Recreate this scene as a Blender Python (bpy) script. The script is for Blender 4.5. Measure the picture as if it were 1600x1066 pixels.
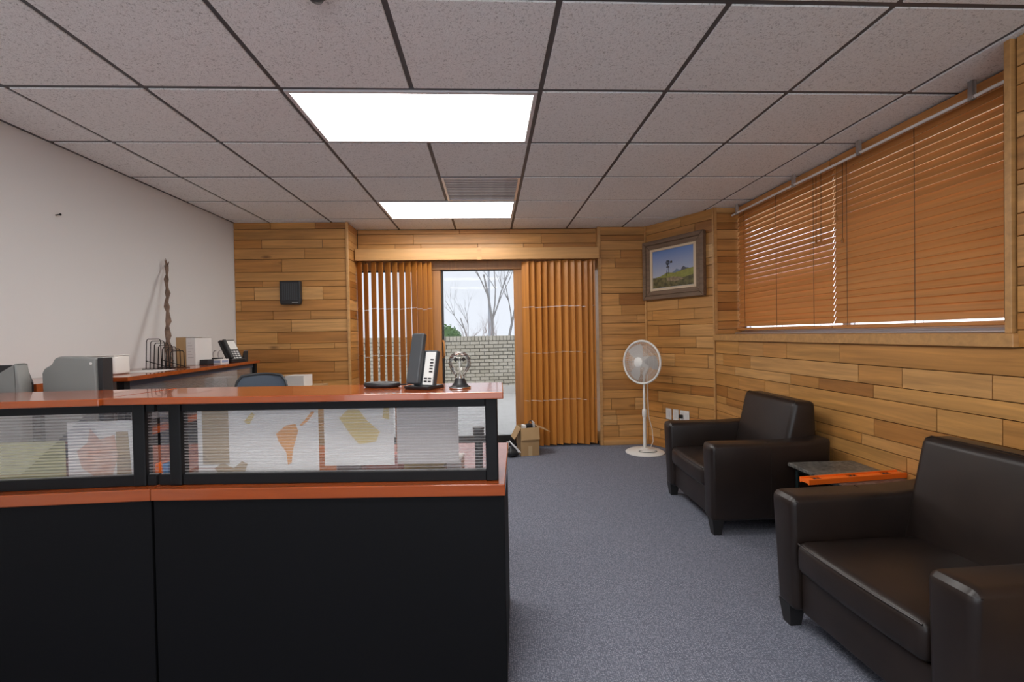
import bpy, bmesh, math, random
from mathutils import Vector, Matrix
R = math.radians
for o in list(bpy.data.objects): bpy.data.objects.remove(o, do_unlink=True)
scn = bpy.context.scene
COL = scn.collection
HC, CE = 1.235, 2.397            # eye height, ceiling height

# ------------------------------------------------------------ camera
yw, pt, rl = .0495, .0135, -.0181
def _mm(a, b): return Matrix(a) @ b
_R = Matrix(((math.cos(rl), -math.sin(rl), 0), (math.sin(rl), math.cos(rl), 0), (0, 0, 1))) @ \
     Matrix(((1, 0, 0), (0, math.cos(pt), -math.sin(pt)), (0, math.sin(pt), math.cos(pt)))) @ \
     Matrix(((math.cos(yw), 0, -math.sin(yw)), (0, 1, 0), (math.sin(yw), 0, math.cos(yw)))) @ \
     Matrix(((1, 0, 0), (0, 0, -1), (0, 1, 0)))
cam = bpy.data.objects.new('camera', bpy.data.cameras.new('camera')); COL.objects.link(cam)
m = Matrix.Identity(4)
for i in range(3):
    m[i][0] = _R[0][i]; m[i][1] = -_R[1][i]; m[i][2] = -_R[2][i]
m[2][3] = HC
cam.matrix_world = m
cam.data.sensor_fit = 'HORIZONTAL'; cam.data.sensor_width = 36; cam.data.lens = 731.94 * 36 / 1600
cam.data.clip_start = .02; cam.data.clip_end = 500
scn.camera = cam

# ------------------------------------------------------------ world and exposure
w = bpy.data.worlds.new('sky'); scn.world = w; w.use_nodes = True
w.node_tree.nodes['Background'].inputs[0].default_value = (.88, .93, 1.0, 1)
w.node_tree.nodes['Background'].inputs[1].default_value = 2.6
LAMP = 12.5
scn.view_settings.view_transform = 'Standard'; scn.view_settings.look = 'None'
scn.view_settings.exposure = 0.2; scn.view_settings.gamma = 1; scn.view_settings.use_curve_mapping = False

# ------------------------------------------------------------ materials
def nt(name):
    mt = bpy.data.materials.new(name); mt.use_nodes = True
    t = mt.node_tree; return mt, t, t.nodes['Principled BSDF']
def mat(name, col, rough=.5, metal=0, spec=.5, emis=None, bump=None, var=None, coat=0):
    mt, t, b = nt(name)
    b.inputs['Base Color'].default_value = (*col, 1); b.inputs['Roughness'].default_value = rough
    b.inputs['Metallic'].default_value = metal; b.inputs['Specular IOR Level'].default_value = spec
    b.inputs['Coat Weight'].default_value = coat
    if emis: b.inputs['Emission Color'].default_value = (*emis[0], 1); b.inputs['Emission Strength'].default_value = emis[1]
    tc = t.nodes.new('ShaderNodeTexCoord')
    if var:
        sc, c2 = var
        n = t.nodes.new('ShaderNodeTexNoise'); n.inputs['Scale'].default_value = sc; n.inputs['Detail'].default_value = 4
        t.links.new(tc.outputs['Object'], n.inputs['Vector'])
        r = t.nodes.new('ShaderNodeMix'); r.data_type = 'RGBA'
        r.inputs[6].default_value = (*col, 1); r.inputs[7].default_value = (*c2, 1)
        mr = t.nodes.new('ShaderNodeMapRange'); mr.inputs[1].default_value = .35; mr.inputs[2].default_value = .65
        t.links.new(n.outputs[0], mr.inputs[0]); t.links.new(mr.outputs[0], r.inputs[0]); t.links.new(r.outputs[2], b.inputs['Base Color'])
    if bump:
        sc, st, d = bump
        n = t.nodes.new('ShaderNodeTexNoise'); n.inputs['Scale'].default_value = sc; n.inputs['Detail'].default_value = 3
        t.links.new(tc.outputs['Object'], n.inputs['Vector'])
        bp = t.nodes.new('ShaderNodeBump'); bp.inputs['Strength'].default_value = st; bp.inputs['Distance'].default_value = d
        t.links.new(n.outputs[0], bp.inputs['Height']); t.links.new(bp.outputs[0], b.inputs['Normal'])
    return mt
def wood(name, stops, grain=(1.6, 26, 26), rough=.42, axis=0, knots=True, dark=.62, coat=0.0, rnd=True):
    """stretched-noise grain along a local axis; tint varies from piece to piece"""
    mt, t, b = nt(name); N = t.nodes.new; L = t.links.new
    b.inputs['Roughness'].default_value = rough; b.inputs['Coat Weight'].default_value = coat
    tc = N('ShaderNodeTexCoord'); oi = N('ShaderNodeObjectInfo')
    off = N('ShaderNodeVectorMath'); off.operation = 'ADD'
    mul = N('ShaderNodeMath'); mul.operation = 'MULTIPLY'; mul.inputs[1].default_value = 57.0
    L(oi.outputs['Random'], mul.inputs[0]); L(tc.outputs['Object'], off.inputs[0])
    if rnd: L(mul.outputs[0], off.inputs[1])
    mp = N('ShaderNodeMapping'); g = list(grain)
    if axis == 2: g = [grain[1], grain[2], grain[0]]
    if axis == 1: g = [grain[1], grain[0], grain[2]]
    mp.inputs['Scale'].default_value = g
    L(off.outputs[0], mp.inputs[0])
    n = N('ShaderNodeTexNoise'); n.inputs['Scale'].default_value = 1; n.inputs['Detail'].default_value = 6; n.inputs['Roughness'].default_value = .6; n.inputs['Distortion'].default_value = .6
    L(mp.outputs[0], n.inputs['Vector'])
    cr = N('ShaderNodeValToRGB'); cr.color_ramp.interpolation = 'LINEAR'
    e = cr.color_ramp.elements
    e[0].position = 0; e[0].color = (*stops[0], 1); e[1].position = 1; e[1].color = (*stops[-1], 1)
    for i, s in enumerate(stops[1:-1]):
        x = e.new((i + 1) / (len(stops) - 1)); x.color = (*s, 1)
    if rnd: L(oi.outputs['Random'], cr.inputs[0])
    else: cr.inputs[0].default_value = .5
    mr = N('ShaderNodeMapRange'); mr.inputs[1].default_value = .3; mr.inputs[2].default_value = .75; mr.inputs[3].default_value = dark; mr.inputs[4].default_value = 1.16
    L(n.outputs[0], mr.inputs[0])
    mx = N('ShaderNodeMix'); mx.data_type = 'RGBA'; mx.blend_type = 'MULTIPLY'; mx.inputs[0].default_value = 1
    L(cr.outputs[0], mx.inputs[6]); L(mr.outputs[0], mx.inputs[7])
    last = mx.outputs[2]
    if knots:
        mp2 = N('ShaderNodeMapping'); k = [2.6, 7, 7]
        if axis == 2: k = [7, 7, 2.6]
        mp2.inputs['Scale'].default_value = k; L(off.outputs[0], mp2.inputs[0])
        v = N('ShaderNodeTexVoronoi'); v.inputs['Scale'].default_value = 1; v.inputs['Randomness'].default_value = 1; L(mp2.outputs[0], v.inputs['Vector'])
        kr = N('ShaderNodeMapRange'); kr.inputs[1].default_value = .05; kr.inputs[2].default_value = .17; kr.inputs[3].default_value = .75; kr.inputs[4].default_value = 0
        L(v.outputs['Distance'], kr.inputs[0])
        # only some cells hold a knot
        sp = N('ShaderNodeSeparateColor'); L(v.outputs['Color'], sp.inputs[0])
        gt = N('ShaderNodeMath'); gt.operation = 'GREATER_THAN'; gt.inputs[1].default_value = .62; L(sp.outputs[0], gt.inputs[0])
        km = N('ShaderNodeMath'); km.operation = 'MULTIPLY'; L(kr.outputs[0], km.inputs[0]); L(gt.outputs[0], km.inputs[1])
        m2 = N('ShaderNodeMix'); m2.data_type = 'RGBA'; m2.inputs[7].default_value = (.09, .035, .012, 1)
        L(km.outputs[0], m2.inputs[0]); L(last, m2.inputs[6]); last = m2.outputs[2]
    L(last, b.inputs['Base Color'])
    bp = N('ShaderNodeBump'); bp.inputs['Strength'].default_value = .12; bp.inputs['Distance'].default_value = .002
    L(n.outputs[0], bp.inputs['Height']); L(bp.outputs[0], b.inputs['Normal'])
    return mt
def clear(name, tint=(1, 1, 1), refl=1.0, diff=0.0, stripes=0.0, ior=1.45):
    """thin clear sheet: see-through, with Fresnel reflection and optional cloudy flutes"""
    mt = bpy.data.materials.new(name); mt.use_nodes = True; t = mt.node_tree; t.nodes.clear(); N = t.nodes.new; L = t.links.new
    out = N('ShaderNodeOutputMaterial'); tr = N('ShaderNodeBsdfTransparent'); tr.inputs[0].default_value = (*tint, 1)
    gl = N('ShaderNodeBsdfGlossy'); gl.inputs['Roughness'].default_value = .03
    fr = N('ShaderNodeFresnel'); fr.inputs[0].default_value = ior
    mu = N('ShaderNodeMath'); mu.operation = 'MULTIPLY'; mu.inputs[1].default_value = refl; L(fr.outputs[0], mu.inputs[0])
    base = tr.outputs[0]
    if diff:
        df = N('ShaderNodeBsdfTranslucent'); df.inputs[0].default_value = (.85, .85, .86, 1)
        d2 = N('ShaderNodeBsdfDiffuse'); d2.inputs[0].default_value = (.75, .75, .76, 1)
        ad = N('ShaderNodeMixShader'); ad.inputs[0].default_value = .5; L(df.outputs[0], ad.inputs[1]); L(d2.outputs[0], ad.inputs[2])
        ms = N('ShaderNodeMixShader'); L(tr.outputs[0], ms.inputs[1]); L(ad.outputs[0], ms.inputs[2])
        if stripes:
            tc = N('ShaderNodeTexCoord'); sx = N('ShaderNodeSeparateXYZ'); L(tc.outputs['Object'], sx.inputs[0])
            a = N('ShaderNodeMath'); a.operation = 'MULTIPLY'; a.inputs[1].default_value = 2 * math.pi / stripes; L(sx.outputs[2], a.inputs[0])
            s = N('ShaderNodeMath'); s.operation = 'SINE'; L(a.outputs[0], s.inputs[0])
            mr = N('ShaderNodeMapRange'); mr.inputs[1].default_value = .35; mr.inputs[2].default_value = 1; mr.inputs[3].default_value = diff * .7; mr.inputs[4].default_value = diff * 2.0
            L(s.outputs[0], mr.inputs[0]); L(mr.outputs[0], ms.inputs[0])
        else: ms.inputs[0].default_value = diff
        base = ms.outputs[0]
    m2 = N('ShaderNodeMixShader'); L(mu.outputs[0], m2.inputs[0]); L(base, m2.inputs[1]); L(gl.outputs[0], m2.inputs[2])
    L(m2.outputs[0], out.inputs[0]); return mt

M = {}
M['plank'] = wood('wall_plank_wood', [(.47, .20, .047), (.62, .31, .092), (.55, .25, .065), (.70, .38, .135), (.50, .215, .05), (.64, .33, .10), (.39, .155, .034), (.58, .28, .08)])
M['trimwood'] = wood('trim_wood', [(.52, .275, .095), (.56, .30, .11)], knots=False, dark=.8)
M['backing'] = mat('joint_backing', (.075, .035, .013), .9)
M['slatv'] = wood('vertical_slat_wood', [(.47, .175, .03), (.55, .22, .045), (.43, .155, .025)], axis=2, knots=False, rough=.38, grain=(1.2, 40, 40), dark=.75)
M['slath'] = wood('venetian_slat_wood', [(.56, .25, .075), (.60, .28, .09)], axis=1, knots=False, rough=.38, grain=(1.5, 45, 45), dark=.85)
M['doorwood'] = wood('door_wood', [(.36, .145, .03), (.40, .165, .04)], axis=2, knots=False, rough=.4, dark=.8)
M['cherry'] = wood('cherry_laminate', [(.32, .064, .012), (.32, .064, .012)], grain=(2.2, 22, 22), knots=False, rough=.16, dark=.8, coat=.5, rnd=False)
M['black_lam'] = mat('charcoal_laminate', (.004, .004, .005), .6, spec=.14, bump=(900, .15, .0005))
M['black_metal'] = mat('black_metal', (.007, .007, .008), .5, spec=.2)
M['white_wall'] = mat('white_paint', (.72, .72, .715), .85, bump=(260, .08, .001))
M['white_pl'] = mat('white_plastic', (.76, .75, .72), .4)
M['black_pl'] = mat('black_plastic', (.018, .018, .02), .42)
M['grey_pl'] = mat('grey_plastic', (.23, .235, .225), .5)
M['dgrey_pl'] = mat('dark_grey_plastic', (.055, .06, .066), .5)
M['chrome'] = mat('chrome', (.75, .75, .75), .15, metal=1)
M['alu'] = mat('aluminium', (.62, .62, .66), .32, metal=.8)
M['bronze'] = mat('dark_bronze', (.028, .024, .022), .4, metal=.5)
M['leather'] = mat('brown_leather', (.015, .0098, .0082), .36, spec=.42, bump=(420, .18, .001), var=(9, (.02, .013, .0105)))
M['foot'] = mat('black_wood', (.012, .011, .011), .4)
M['card'] = mat('cardboard', (.42, .27, .13), .85, var=(6, (.37, .235, .11)))
M['paper'] = mat('paper', (.70, .68, .66), .8)
M['cream'] = mat('cream_linen', (.66, .52, .36), .8, bump=(600, .3, .001))
M['tee'] = mat('tee_bar_metal', (.085, .085, .09), .5)
M['deck'] = mat('ceiling_deck', (.03, .03, .03), .9)
M['lampframe'] = mat('lamp_frame', (.7, .7, .72), .4)
M['diff'] = mat('lamp_diffuser', (.8, .8, .8), .5, emis=((1, .975, .94), LAMP))
M['glass'] = clear('window_glass', refl=.5)
M['doorglass'] = clear('sky_dimming_door_glass', tint=(.57, .57, .575), refl=.22)  # tint added to dim the bright sky behind the door
M['bulbglass'] = clear('bulb_glass', tint=(.97, .97, .96), refl=.9)
M['flute'] = clear('fluted_acrylic', tint=(.93, .93, .94), refl=.5, diff=.16, stripes=.0105)
M['clip'] = clear('clear_plastic_clip', tint=(.9, .9, .9), refl=1.0, diff=.35)
M['orange'] = mat('orange_plastic', (.92, .16, .012), .4)
M['granite'] = mat('granite', (.03, .032, .031), .3, var=(60, (.20, .19, .17)))
M['dgreen'] = mat('dark_green_metal', (.012, .022, .022), .35, metal=.4)
M['bark'] = mat('twisted_bark', (.11, .07, .05), .9, bump=(60, .8, .01), var=(20, (.22, .14, .10)))
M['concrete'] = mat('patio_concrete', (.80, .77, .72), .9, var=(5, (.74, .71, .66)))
M['mortar'] = mat('mortar', (.27, .25, .215), .95)
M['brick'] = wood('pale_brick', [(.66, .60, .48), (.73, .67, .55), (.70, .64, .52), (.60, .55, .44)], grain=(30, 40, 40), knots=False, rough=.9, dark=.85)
M['treebark'] = mat('bare_bark', (.33, .315, .31), .9, var=(6, (.40, .38, .37)))
M['redtwig'] = mat('reddish_twigs', (.46, .36, .33), .9)
M['leaf'] = mat('evergreen_leaf', (.10, .20, .06), .7, var=(8, (.17, .29, .09)))
M['mesh_blue'] = mat('blue_grey_mesh', (.20, .25, .32), .6, bump=(700, .4, .001))
M['frame_wd'] = wood('weathered_frame', [(.21, .13, .08), (.21, .13, .08)], grain=(3, 45, 45), knots=False, rough=.6, dark=.6, rnd=False)
M['silver'] = mat('silver_print', (.6, .6, .6), .4)

# carpet
mt, t, b = nt('loop_carpet'); N = t.nodes.new; L = t.links.new
tc = N('ShaderNodeTexCoord'); mp = N('ShaderNodeMapping'); mp.inputs['Scale'].default_value = (125, 170, 1); L(tc.outputs['Object'], mp.inputs[0])
v = N('ShaderNodeTexVoronoi'); v.inputs['Scale'].default_value = 1; v.inputs['Randomness'].default_value = .55; L(mp.outputs[0], v.inputs['Vector'])
nz = N('ShaderNodeTexNoise'); nz.inputs['Scale'].default_value = 190; nz.inputs['Detail'].default_value = 5; L(tc.outputs['Object'], nz.inputs['Vector'])
ad = N('ShaderNodeMath'); ad.operation = 'MULTIPLY_ADD'; ad.inputs[1].default_value = -.8; L(v.outputs['Distance'], ad.inputs[0]); L(nz.outputs[0], ad.inputs[2])
cr = N('ShaderNodeValToRGB'); e = cr.color_ramp.elements
e[0].position = -.0; e[0].color = (.12, .13, .168, 1); e[1].position = .5; e[1].color = (.33, .345, .41, 1)
L(ad.outputs[0], cr.inputs[0]); L(cr.outputs[0], b.inputs['Base Color']); b.inputs['Roughness'].default_value = .95; b.inputs['Specular IOR Level'].default_value = .15
bp = N('ShaderNodeBump'); bp.inputs['Strength'].default_value = .7; bp.inputs['Distance'].default_value = .004; L(ad.outputs[0], bp.inputs['Height']); L(bp.outputs[0], b.inputs['Normal'])
M['carpet'] = mt
# fissured ceiling tile
mt, t, b = nt('fissured_tile'); N = t.nodes.new; L = t.links.new
tc = N('ShaderNodeTexCoord'); oi = N('ShaderNodeObjectInfo'); off = N('ShaderNodeVectorMath'); off.operation = 'ADD'
L(tc.outputs['Object'], off.inputs[0]); mul = N('ShaderNodeMath'); mul.operation = 'MULTIPLY'; mul.inputs[1].default_value = 31; L(oi.outputs['Random'], mul.inputs[0]); L(mul.outputs[0], off.inputs[1])
nz = N('ShaderNodeTexNoise'); nz.inputs['Scale'].default_value = 105; nz.inputs['Detail'].default_value = 4; nz.inputs['Distortion'].default_value = 1.2; L(off.outputs[0], nz.inputs['Vector'])
cr = N('ShaderNodeValToRGB'); e = cr.color_ramp.elements
e[0].position = .30; e[0].color = (.50, .51, .51, 1); e[1].position = .45; e[1].color = (.91, .93, .93, 1)
L(nz.outputs[0], cr.inputs[0]); L(cr.outputs[0], b.inputs['Base Color']); b.inputs['Roughness'].default_value = .95
bp = N('ShaderNodeBump'); bp.inputs['Strength'].default_value = .6; bp.inputs['Distance'].default_value = .006; L(nz.outputs[0], bp.inputs['Height']); L(bp.outputs[0], b.inputs['Normal'])
M['tile'] = mt

# ------------------------------------------------------------ mesh helpers
def B(): return bmesh.new()
def box(bm, x0, x1, y0, y1, z0, z1, bev=0, seg=1, mtx=None):
    r = bmesh.ops.create_cube(bm, size=1)['verts']
    for q in r:
        q.co = Vector(((x0 + x1) / 2 + q.co.x * (x1 - x0), (y0 + y1) / 2 + q.co.y * (y1 - y0), (z0 + z1) / 2 + q.co.z * (z1 - z0)))
    vs = r
    if bev:
        ed = list({e for q in r for e in q.link_edges})
        g = bmesh.ops.bevel(bm, geom=ed, offset=bev, segments=seg, profile=.5, affect='EDGES')
        vs = list({q for f in g['faces'] for q in f.verts} | {q for q in r if q.is_valid})
    if mtx is not None:
        for q in vs: q.co = mtx @ q.co
    return vs
def prism(bm, pts, axis, a, bq, bev=0, seg=1):
    """outline pts in the two other axes, extruded along axis from a to bq"""
    def mk(p, d):
        if axis == 0: return Vector((d, p[0], p[1]))
        if axis == 1: return Vector((p[0], d, p[1]))
        return Vector((p[0], p[1], d))
    v0 = [bm.verts.new(mk(p, a)) for p in pts]; v1 = [bm.verts.new(mk(p, bq)) for p in pts]
    fs = [bm.faces.new(v0), bm.faces.new(v1[::-1])]
    n = len(pts)
    for i in range(n): fs.append(bm.faces.new((v0[i], v0[(i + 1) % n], v1[(i + 1) % n], v1[i])))
    bmesh.ops.recalc_face_normals(bm, faces=fs)
    if bev:
        ed = list({e for f in fs for e in f.edges})
        bmesh.ops.bevel(bm, geom=ed, offset=bev, segments=seg, profile=.5, affect='EDGES')
def tube(bm, pts, r, n=8, closed=False, cap=True):
    pts = [Vector(p) for p in pts]; k = len(pts); rad = r if isinstance(r, (list, tuple)) else [r] * k
    rings = []; up = None
    for i in range(k):
        if closed: d = pts[(i + 1) % k] - pts[i - 1]
        else: d = pts[min(i + 1, k - 1)] - pts[max(i - 1, 0)]
        d.normalize()
        if up is None: up = d.orthogonal()
        up = (up - d * up.dot(d))
        if up.length < 1e-6: up = d.orthogonal()
        up.normalize(); s = d.cross(up)
        rings.append([bm.verts.new(pts[i] + (up * math.cos(a) + s * math.sin(a)) * rad[i]) for a in [2 * math.pi * j / n for j in range(n)]])
    for i in range(k if closed else k - 1):
        A, C = rings[i], rings[(i + 1) % k]
        for j in range(n): bm.faces.new((A[j], A[(j + 1) % n], C[(j + 1) % n], C[j]))
    if cap and not closed:
        bm.faces.new(rings[0][::-1]); bm.faces.new(rings[-1])
def lathe(bm, prof, n=24, mtx=None, caps=True):
    rings = []
    for r, z in prof:
        rings.append([bm.verts.new(Vector((r * math.cos(2 * math.pi * j / n), r * math.sin(2 * math.pi * j / n), z))) for j in range(n)])
    for A, C in zip(rings, rings[1:]):
        for j in range(n): bm.faces.new((A[j], A[(j + 1) % n], C[(j + 1) % n], C[j]))
    if caps:
        if prof[0][0] > 1e-5: bm.faces.new(rings[0][::-1])
        if prof[-1][0] > 1e-5: bm.faces.new(rings[-1])
    if mtx is not None:
        for rg in rings:
            for q in rg: q.co = mtx @ q.co
def mesh_of(name, bm, m, smooth=False):
    bmesh.ops.recalc_face_normals(bm, faces=bm.faces[:])
    me = bpy.data.meshes.new(name); bm.to_mesh(me); bm.free()
    if m is not None: me.materials.append(M[m] if isinstance(m, str) else m)
    if smooth:
        for p in me.polygons: p.use_smooth = True
        try: me.set_sharp_from_angle(angle=R(50))
        except Exception: pass
    return me
def obj(name, bm, m, parent=None, smooth=False, loc=(0, 0, 0), rot=(0, 0, 0), label=None):
    me = bm if isinstance(bm, bpy.types.Mesh) else mesh_of(name, bm, m, smooth)
    o = bpy.data.objects.new(name, me); COL.objects.link(o)
    o.location = loc; o.rotation_euler = rot
    if parent is not None: o.parent = parent
    if label: o['label'] = label
    return o
def tag(o, label, cat, group=None):
    o['label'] = label; o['category'] = cat
    if group: o['group'] = group
    return o
def thing(name, label, cat, loc=(0, 0, 0), rz=0, group=None):
    o = bpy.data.objects.new(name, None); COL.objects.link(o); o.location = loc; o.rotation_euler = (0, 0, rz)
    o.empty_display_size = .1
    return tag(o, label, cat, group)
def struct(name, bm, m, smooth=False):
    o = obj(name, bm, m, None, smooth); o['kind'] = 'structure'; return o
def bx(name, m, x0, x1, y0, y1, z0, z1, parent=None, bev=0, seg=1, smooth=False, label=None):
    bm = B(); box(bm, x0, x1, y0, y1, z0, z1, bev, seg); return obj(name, bm, m, parent, smooth, label=label)
def copy_tree(o, parent=None):
    c = o.copy(); COL.objects.link(c); c.parent = parent
    for ch in list(o.children): copy_tree(ch, c)
    return c

# ------------------------------------------------------------ shell
XL, XR, YB, Y0 = -2.515, 2.144, 5.16, -2.6
fl = B(); box(fl, XL - .1, 2.6, Y0 - .1, 5.30, -.05, 0); struct('floor', fl, 'carpet')
wl = B(); box(wl, XL - .1, XL, Y0, 4.9, 0, CE + .1); wall_left = struct('wall_left', wl, 'white_wall')
wf = B(); box(wf, XL - .1, 2.6, Y0 - .1, Y0, 0, .10); box(wf, XL - .1, 2.6, Y0 - .1, Y0, 2.3, CE + .1); box(wf, XL - .1, -2.4, Y0 - .1, Y0, .10, 2.3); box(wf, 2.0, 2.6, Y0 - .1, Y0, .10, 2.3); struct('wall_front', wf, 'white_wall')
wn = B(); mull = [-2.4, -1.3, -.2, .9, 2.0]  # added glazing in the unseen front wall, lets in daylight to brighten the room
box(wn, -2.4, 2.0, Y0 - .08, Y0 - .03, .10, .16); box(wn, -2.4, 2.0, Y0 - .08, Y0 - .03, 2.24, 2.3)
for x in mull: box(wn, max(x - .03, -2.4), min(x + .03, 2.0), Y0 - .08, Y0 - .03, .16, 2.24)
added_fill_window = struct('added_fill_window', wn, 'bronze')
for a, c in zip(mull, mull[1:]):
    q = B(); box(q, a + .03, c - .03, Y0 - .06, Y0 - .054, .16, 2.24); obj('window_pane', q, 'glass', added_fill_window)  # panes of the added front glazing
PT = .012
def planks(parent, o, tdir, nrm, s0, s1, ztop, rows, joints, seed, zmin=0.0, lo=.35, hi=1.0):
    """clad a wall face with separate boards; o = point on the face, tdir along it, nrm towards the room"""
    rg = random.Random(seed); tdir = Vector((*tdir, 0)).normalized(); rz = math.atan2(tdir.y, tdir.x)
    z = ztop; g = .002
    for i, h in enumerate(rows):
        z1 = z; z0 = max(z - h, zmin); z = z0
        if z1 - z0 < .012: break
        if i < len(joints) and joints[i] is not None: js = [j for j in sorted(joints[i]) if s0 + .02 < j < s1 - .02]
        else:
            js = []; s = s0 + rg.uniform(.12, .8)
            while s < s1 - .1: js.append(s); s += rg.uniform(lo, hi)
        ed = [s0] + js + [s1]
        for a, c in zip(ed, ed[1:]):
            L2 = (c - a) / 2 - g; H2 = (z1 - z0) / 2 - g
            bm = B(); box(bm, -L2, L2, -PT / 2, PT / 2, -H2, H2, .0016)
            mid = Vector((o[0], o[1], 0)) + tdir * ((a + c) / 2) + Vector((*nrm, 0)) * (PT / 2 + rg.uniform(-.0008, .0012))
            obj('plank', bm, 'plank', parent, loc=(mid.x, mid.y, (z0 + z1) / 2), rot=(0, 0, rz))
ROWL = [.066, .105, .089, .105, .13, .089, .06, .13, .11, .087, .125, .115, .055, .13, .11, .083, .12, .09, .125, .06, .11, .13, .09, .12, .1, .08, .1]
# left part of the back wall
wb = B(); box(wb, XL - .1, -1.412, 4.812, 5.30, 0, CE + .1); wall_bl = struct('wall_back_left', wb, 'backing')
px = lambda u: -2.058 + (340 + u / 3.553 - 440) * .0063
JL = [[300, 548], [], [250, 585], [485], [358], [], [250], [203, 583], [130], [305, 510], [403], [325], [397, 640], [440], [637], [300], [565]]
planks(wall_bl, (0, 4.812), (1, 0), (0, -1), XL, -1.40, CE, ROWL, [[px(u) for u in r] for r in JL], 3)
planks(wall_bl, (-1.412, 0), (0, 1), (1, 0), 4.815, YB - .01, CE, ROWL, [[]] * 30, 4)
bx('corner_trim', 'trimwood', -1.418, -1.392, 4.789, 4.815, 0, CE, wall_bl, .003)
# header over the door
wh = B(); box(wh, -1.40, 1.23, YB + .012, 5.30, 2.05, CE + .1); wall_h = struct('wall_back', wh, 'backing')
planks(wall_h, (0, YB + .012), (1, 0), (0, -1), -1.40, 1.22, CE, [.05, .11, .09, .097], [[-.3, .25], [-.80, .6], [-1.0, -.72, -.1, .40, .62]], 6)
# piece of wall with the fan in front
A0, A1 = Vector((1.738, 5.085)), Vector((2.144, 4.33))
wr = B(); box(wr, 1.227, 2.6, 5.097, 5.30, 0, CE + .1); wall_br = struct('wall_back_right', wr, 'backing')
planks(wall_br, (0, 5.097), (1, 0), (0, -1), 1.215, 1.738, CE, [.09, .06] + ROWL[1:], [], 11, lo=.2, hi=.5)
bx('corner_trim', 'trimwood', 1.205, 1.24, 5.075, 5.30, 0, CE, wall_br, .003)
bx('baseboard', 'trimwood', 1.24, 1.725, 5.066, 5.086, 0, .055, wall_br, .003)
# canted corner wall
tc_ = (A1 - A0).normalized(); nc = Vector((-abs(tc_.y), -abs(tc_.x))); nc = Vector((tc_.y, -tc_.x))
if nc.x > 0: nc = -nc
CL = (A1 - A0).length
bm = B(); p0 = A0 - nc * PT; p1 = A1 - nc * PT
prism(bm, [(p0.x, p0.y), (p1.x, p1.y), (p1.x + .35, p1.y + .02), (p1.x + .35, 5.09), (p0.x, 5.09)], 2, 0, CE + .1); wall_c = struct('wall_corner', bm, 'backing')
planks(wall_c, (p0.x, p0.y), (tc_.x, tc_.y), (nc.x, nc.y), .0, CL, CE, [.1, .12, .11, .13, .07, .12, .10, .074, .107, .107, .054, .12, .114, .064, .13, .107, .075, .09, .12, .11, .06, .12, .1, .1, .1],
       [None] * 7 + [[.1, .5], [.43], [.09, .62], [.44], [.17, .45], [.64], [.2, .5], [.38, .77], [], [.34], [.57], [.15]], 17, lo=.25, hi=.55)
for s in (.006, CL - .008):
    q = A0 + tc_ * s + nc * .006; bm = B(); box(bm, -.008, .008, -.009, .009, 0, CE)
    obj('corner_trim', bm, 'trimwood', wall_c, loc=(q.x, q.y, 0), rot=(0, 0, math.atan2(tc_.y, tc_.x)))
# right wall under and beside the window
bm = B(); box(bm, XR + PT, 2.52, Y0, 4.33, 0, 1.145); box(bm, XR + PT, 2.52, Y0, 1.80, 1.1455, CE + .1)
wall_r = struct('wall_right', bm, 'backing')
JR = [[3.931, 3.564, 3.279, 2.765, 1.5, .6], [4.197, 3.748, 2.621, 2.333, 1.895, 1.1], [3.989, 3.236, 2.95, 2.516, 1.62, .8], [3.93, 3.547, 3.25, 2.144, 1.855, 1.0], [4.127, 3.83, 2.512, 1.7]]
planks(wall_r, (XR + PT, 0), (0, 1), (-1, 0), Y0, 4.33, 1.145, [.119, .107, .075, .115, .10, .065, .08, .11, .09, .125, .06, .1], JR, 23, lo=.3, hi=.95)
planks(wall_r, (XR + PT, 0), (0, 1), (-1, 0), Y0, 1.80, CE, [.12, .075, .11, .10, .13, .06, .115, .09, .125, .075, .11, .07, .11], [], 29, zmin=1.145, lo=.5, hi=1.2)
planks(wall_c, (0, 4.3425), (1, 0), (0, -1), XR + .02, 2.44, CE, [.05, .09, .065, .09, .105, .06, .055, .11, .09, .075, .1, .08, .1, .075, .09, .1], [[]] * 20, 31, zmin=1.205)
bx('corner_trim', 'trimwood', XR - .006, XR + .02, 4.322, 4.345, 1.205, CE, wall_c, .002)
# window: sill, jamb, frame, glass
win = B(); box(win, 2.118, 2.43, 1.793, 4.328, 1.146, 1.203, .003); window_1 = struct('window_1', win, 'trimwood')
bx('jamb', 'trimwood', 2.128, 2.44, 1.806, 1.832, 1.2035, CE, window_1, .002)
bx('head_board', 'trimwood', 2.395, 2.44, 1.833, 4.328, 2.33, CE, window_1, .002)
bm = B()
for (a, c) in ((1.835, 3.06), (3.06, 4.326)):
    box(bm, 2.425, 2.46, a, c, 1.204, 1.245); box(bm, 2.425, 2.46, a, c, 2.29, 2.33); box(bm, 2.425, 2.46, a, a + .035, 1.245, 2.29); box(bm, 2.425, 2.46, c - .035, c, 1.245, 2.29)
obj('window_frame', bm, 'alu', window_1)
for k, (a, c) in enumerate(((1.87, 3.025), (3.095, 4.29))):
    bx('window_pane', 'glass', 2.44, 2.446, a, c, 1.245, 2.29, window_1)
bx('sill_track', 'alu', 2.39, 2.424, 1.835, 4.326, 1.2035, 1.232, window_1, .004)
bx('track_rail', 'alu', 2.33, 2.345, 1.835, 4.326, 1.2035, 1.218, window_1, .004)

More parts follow.
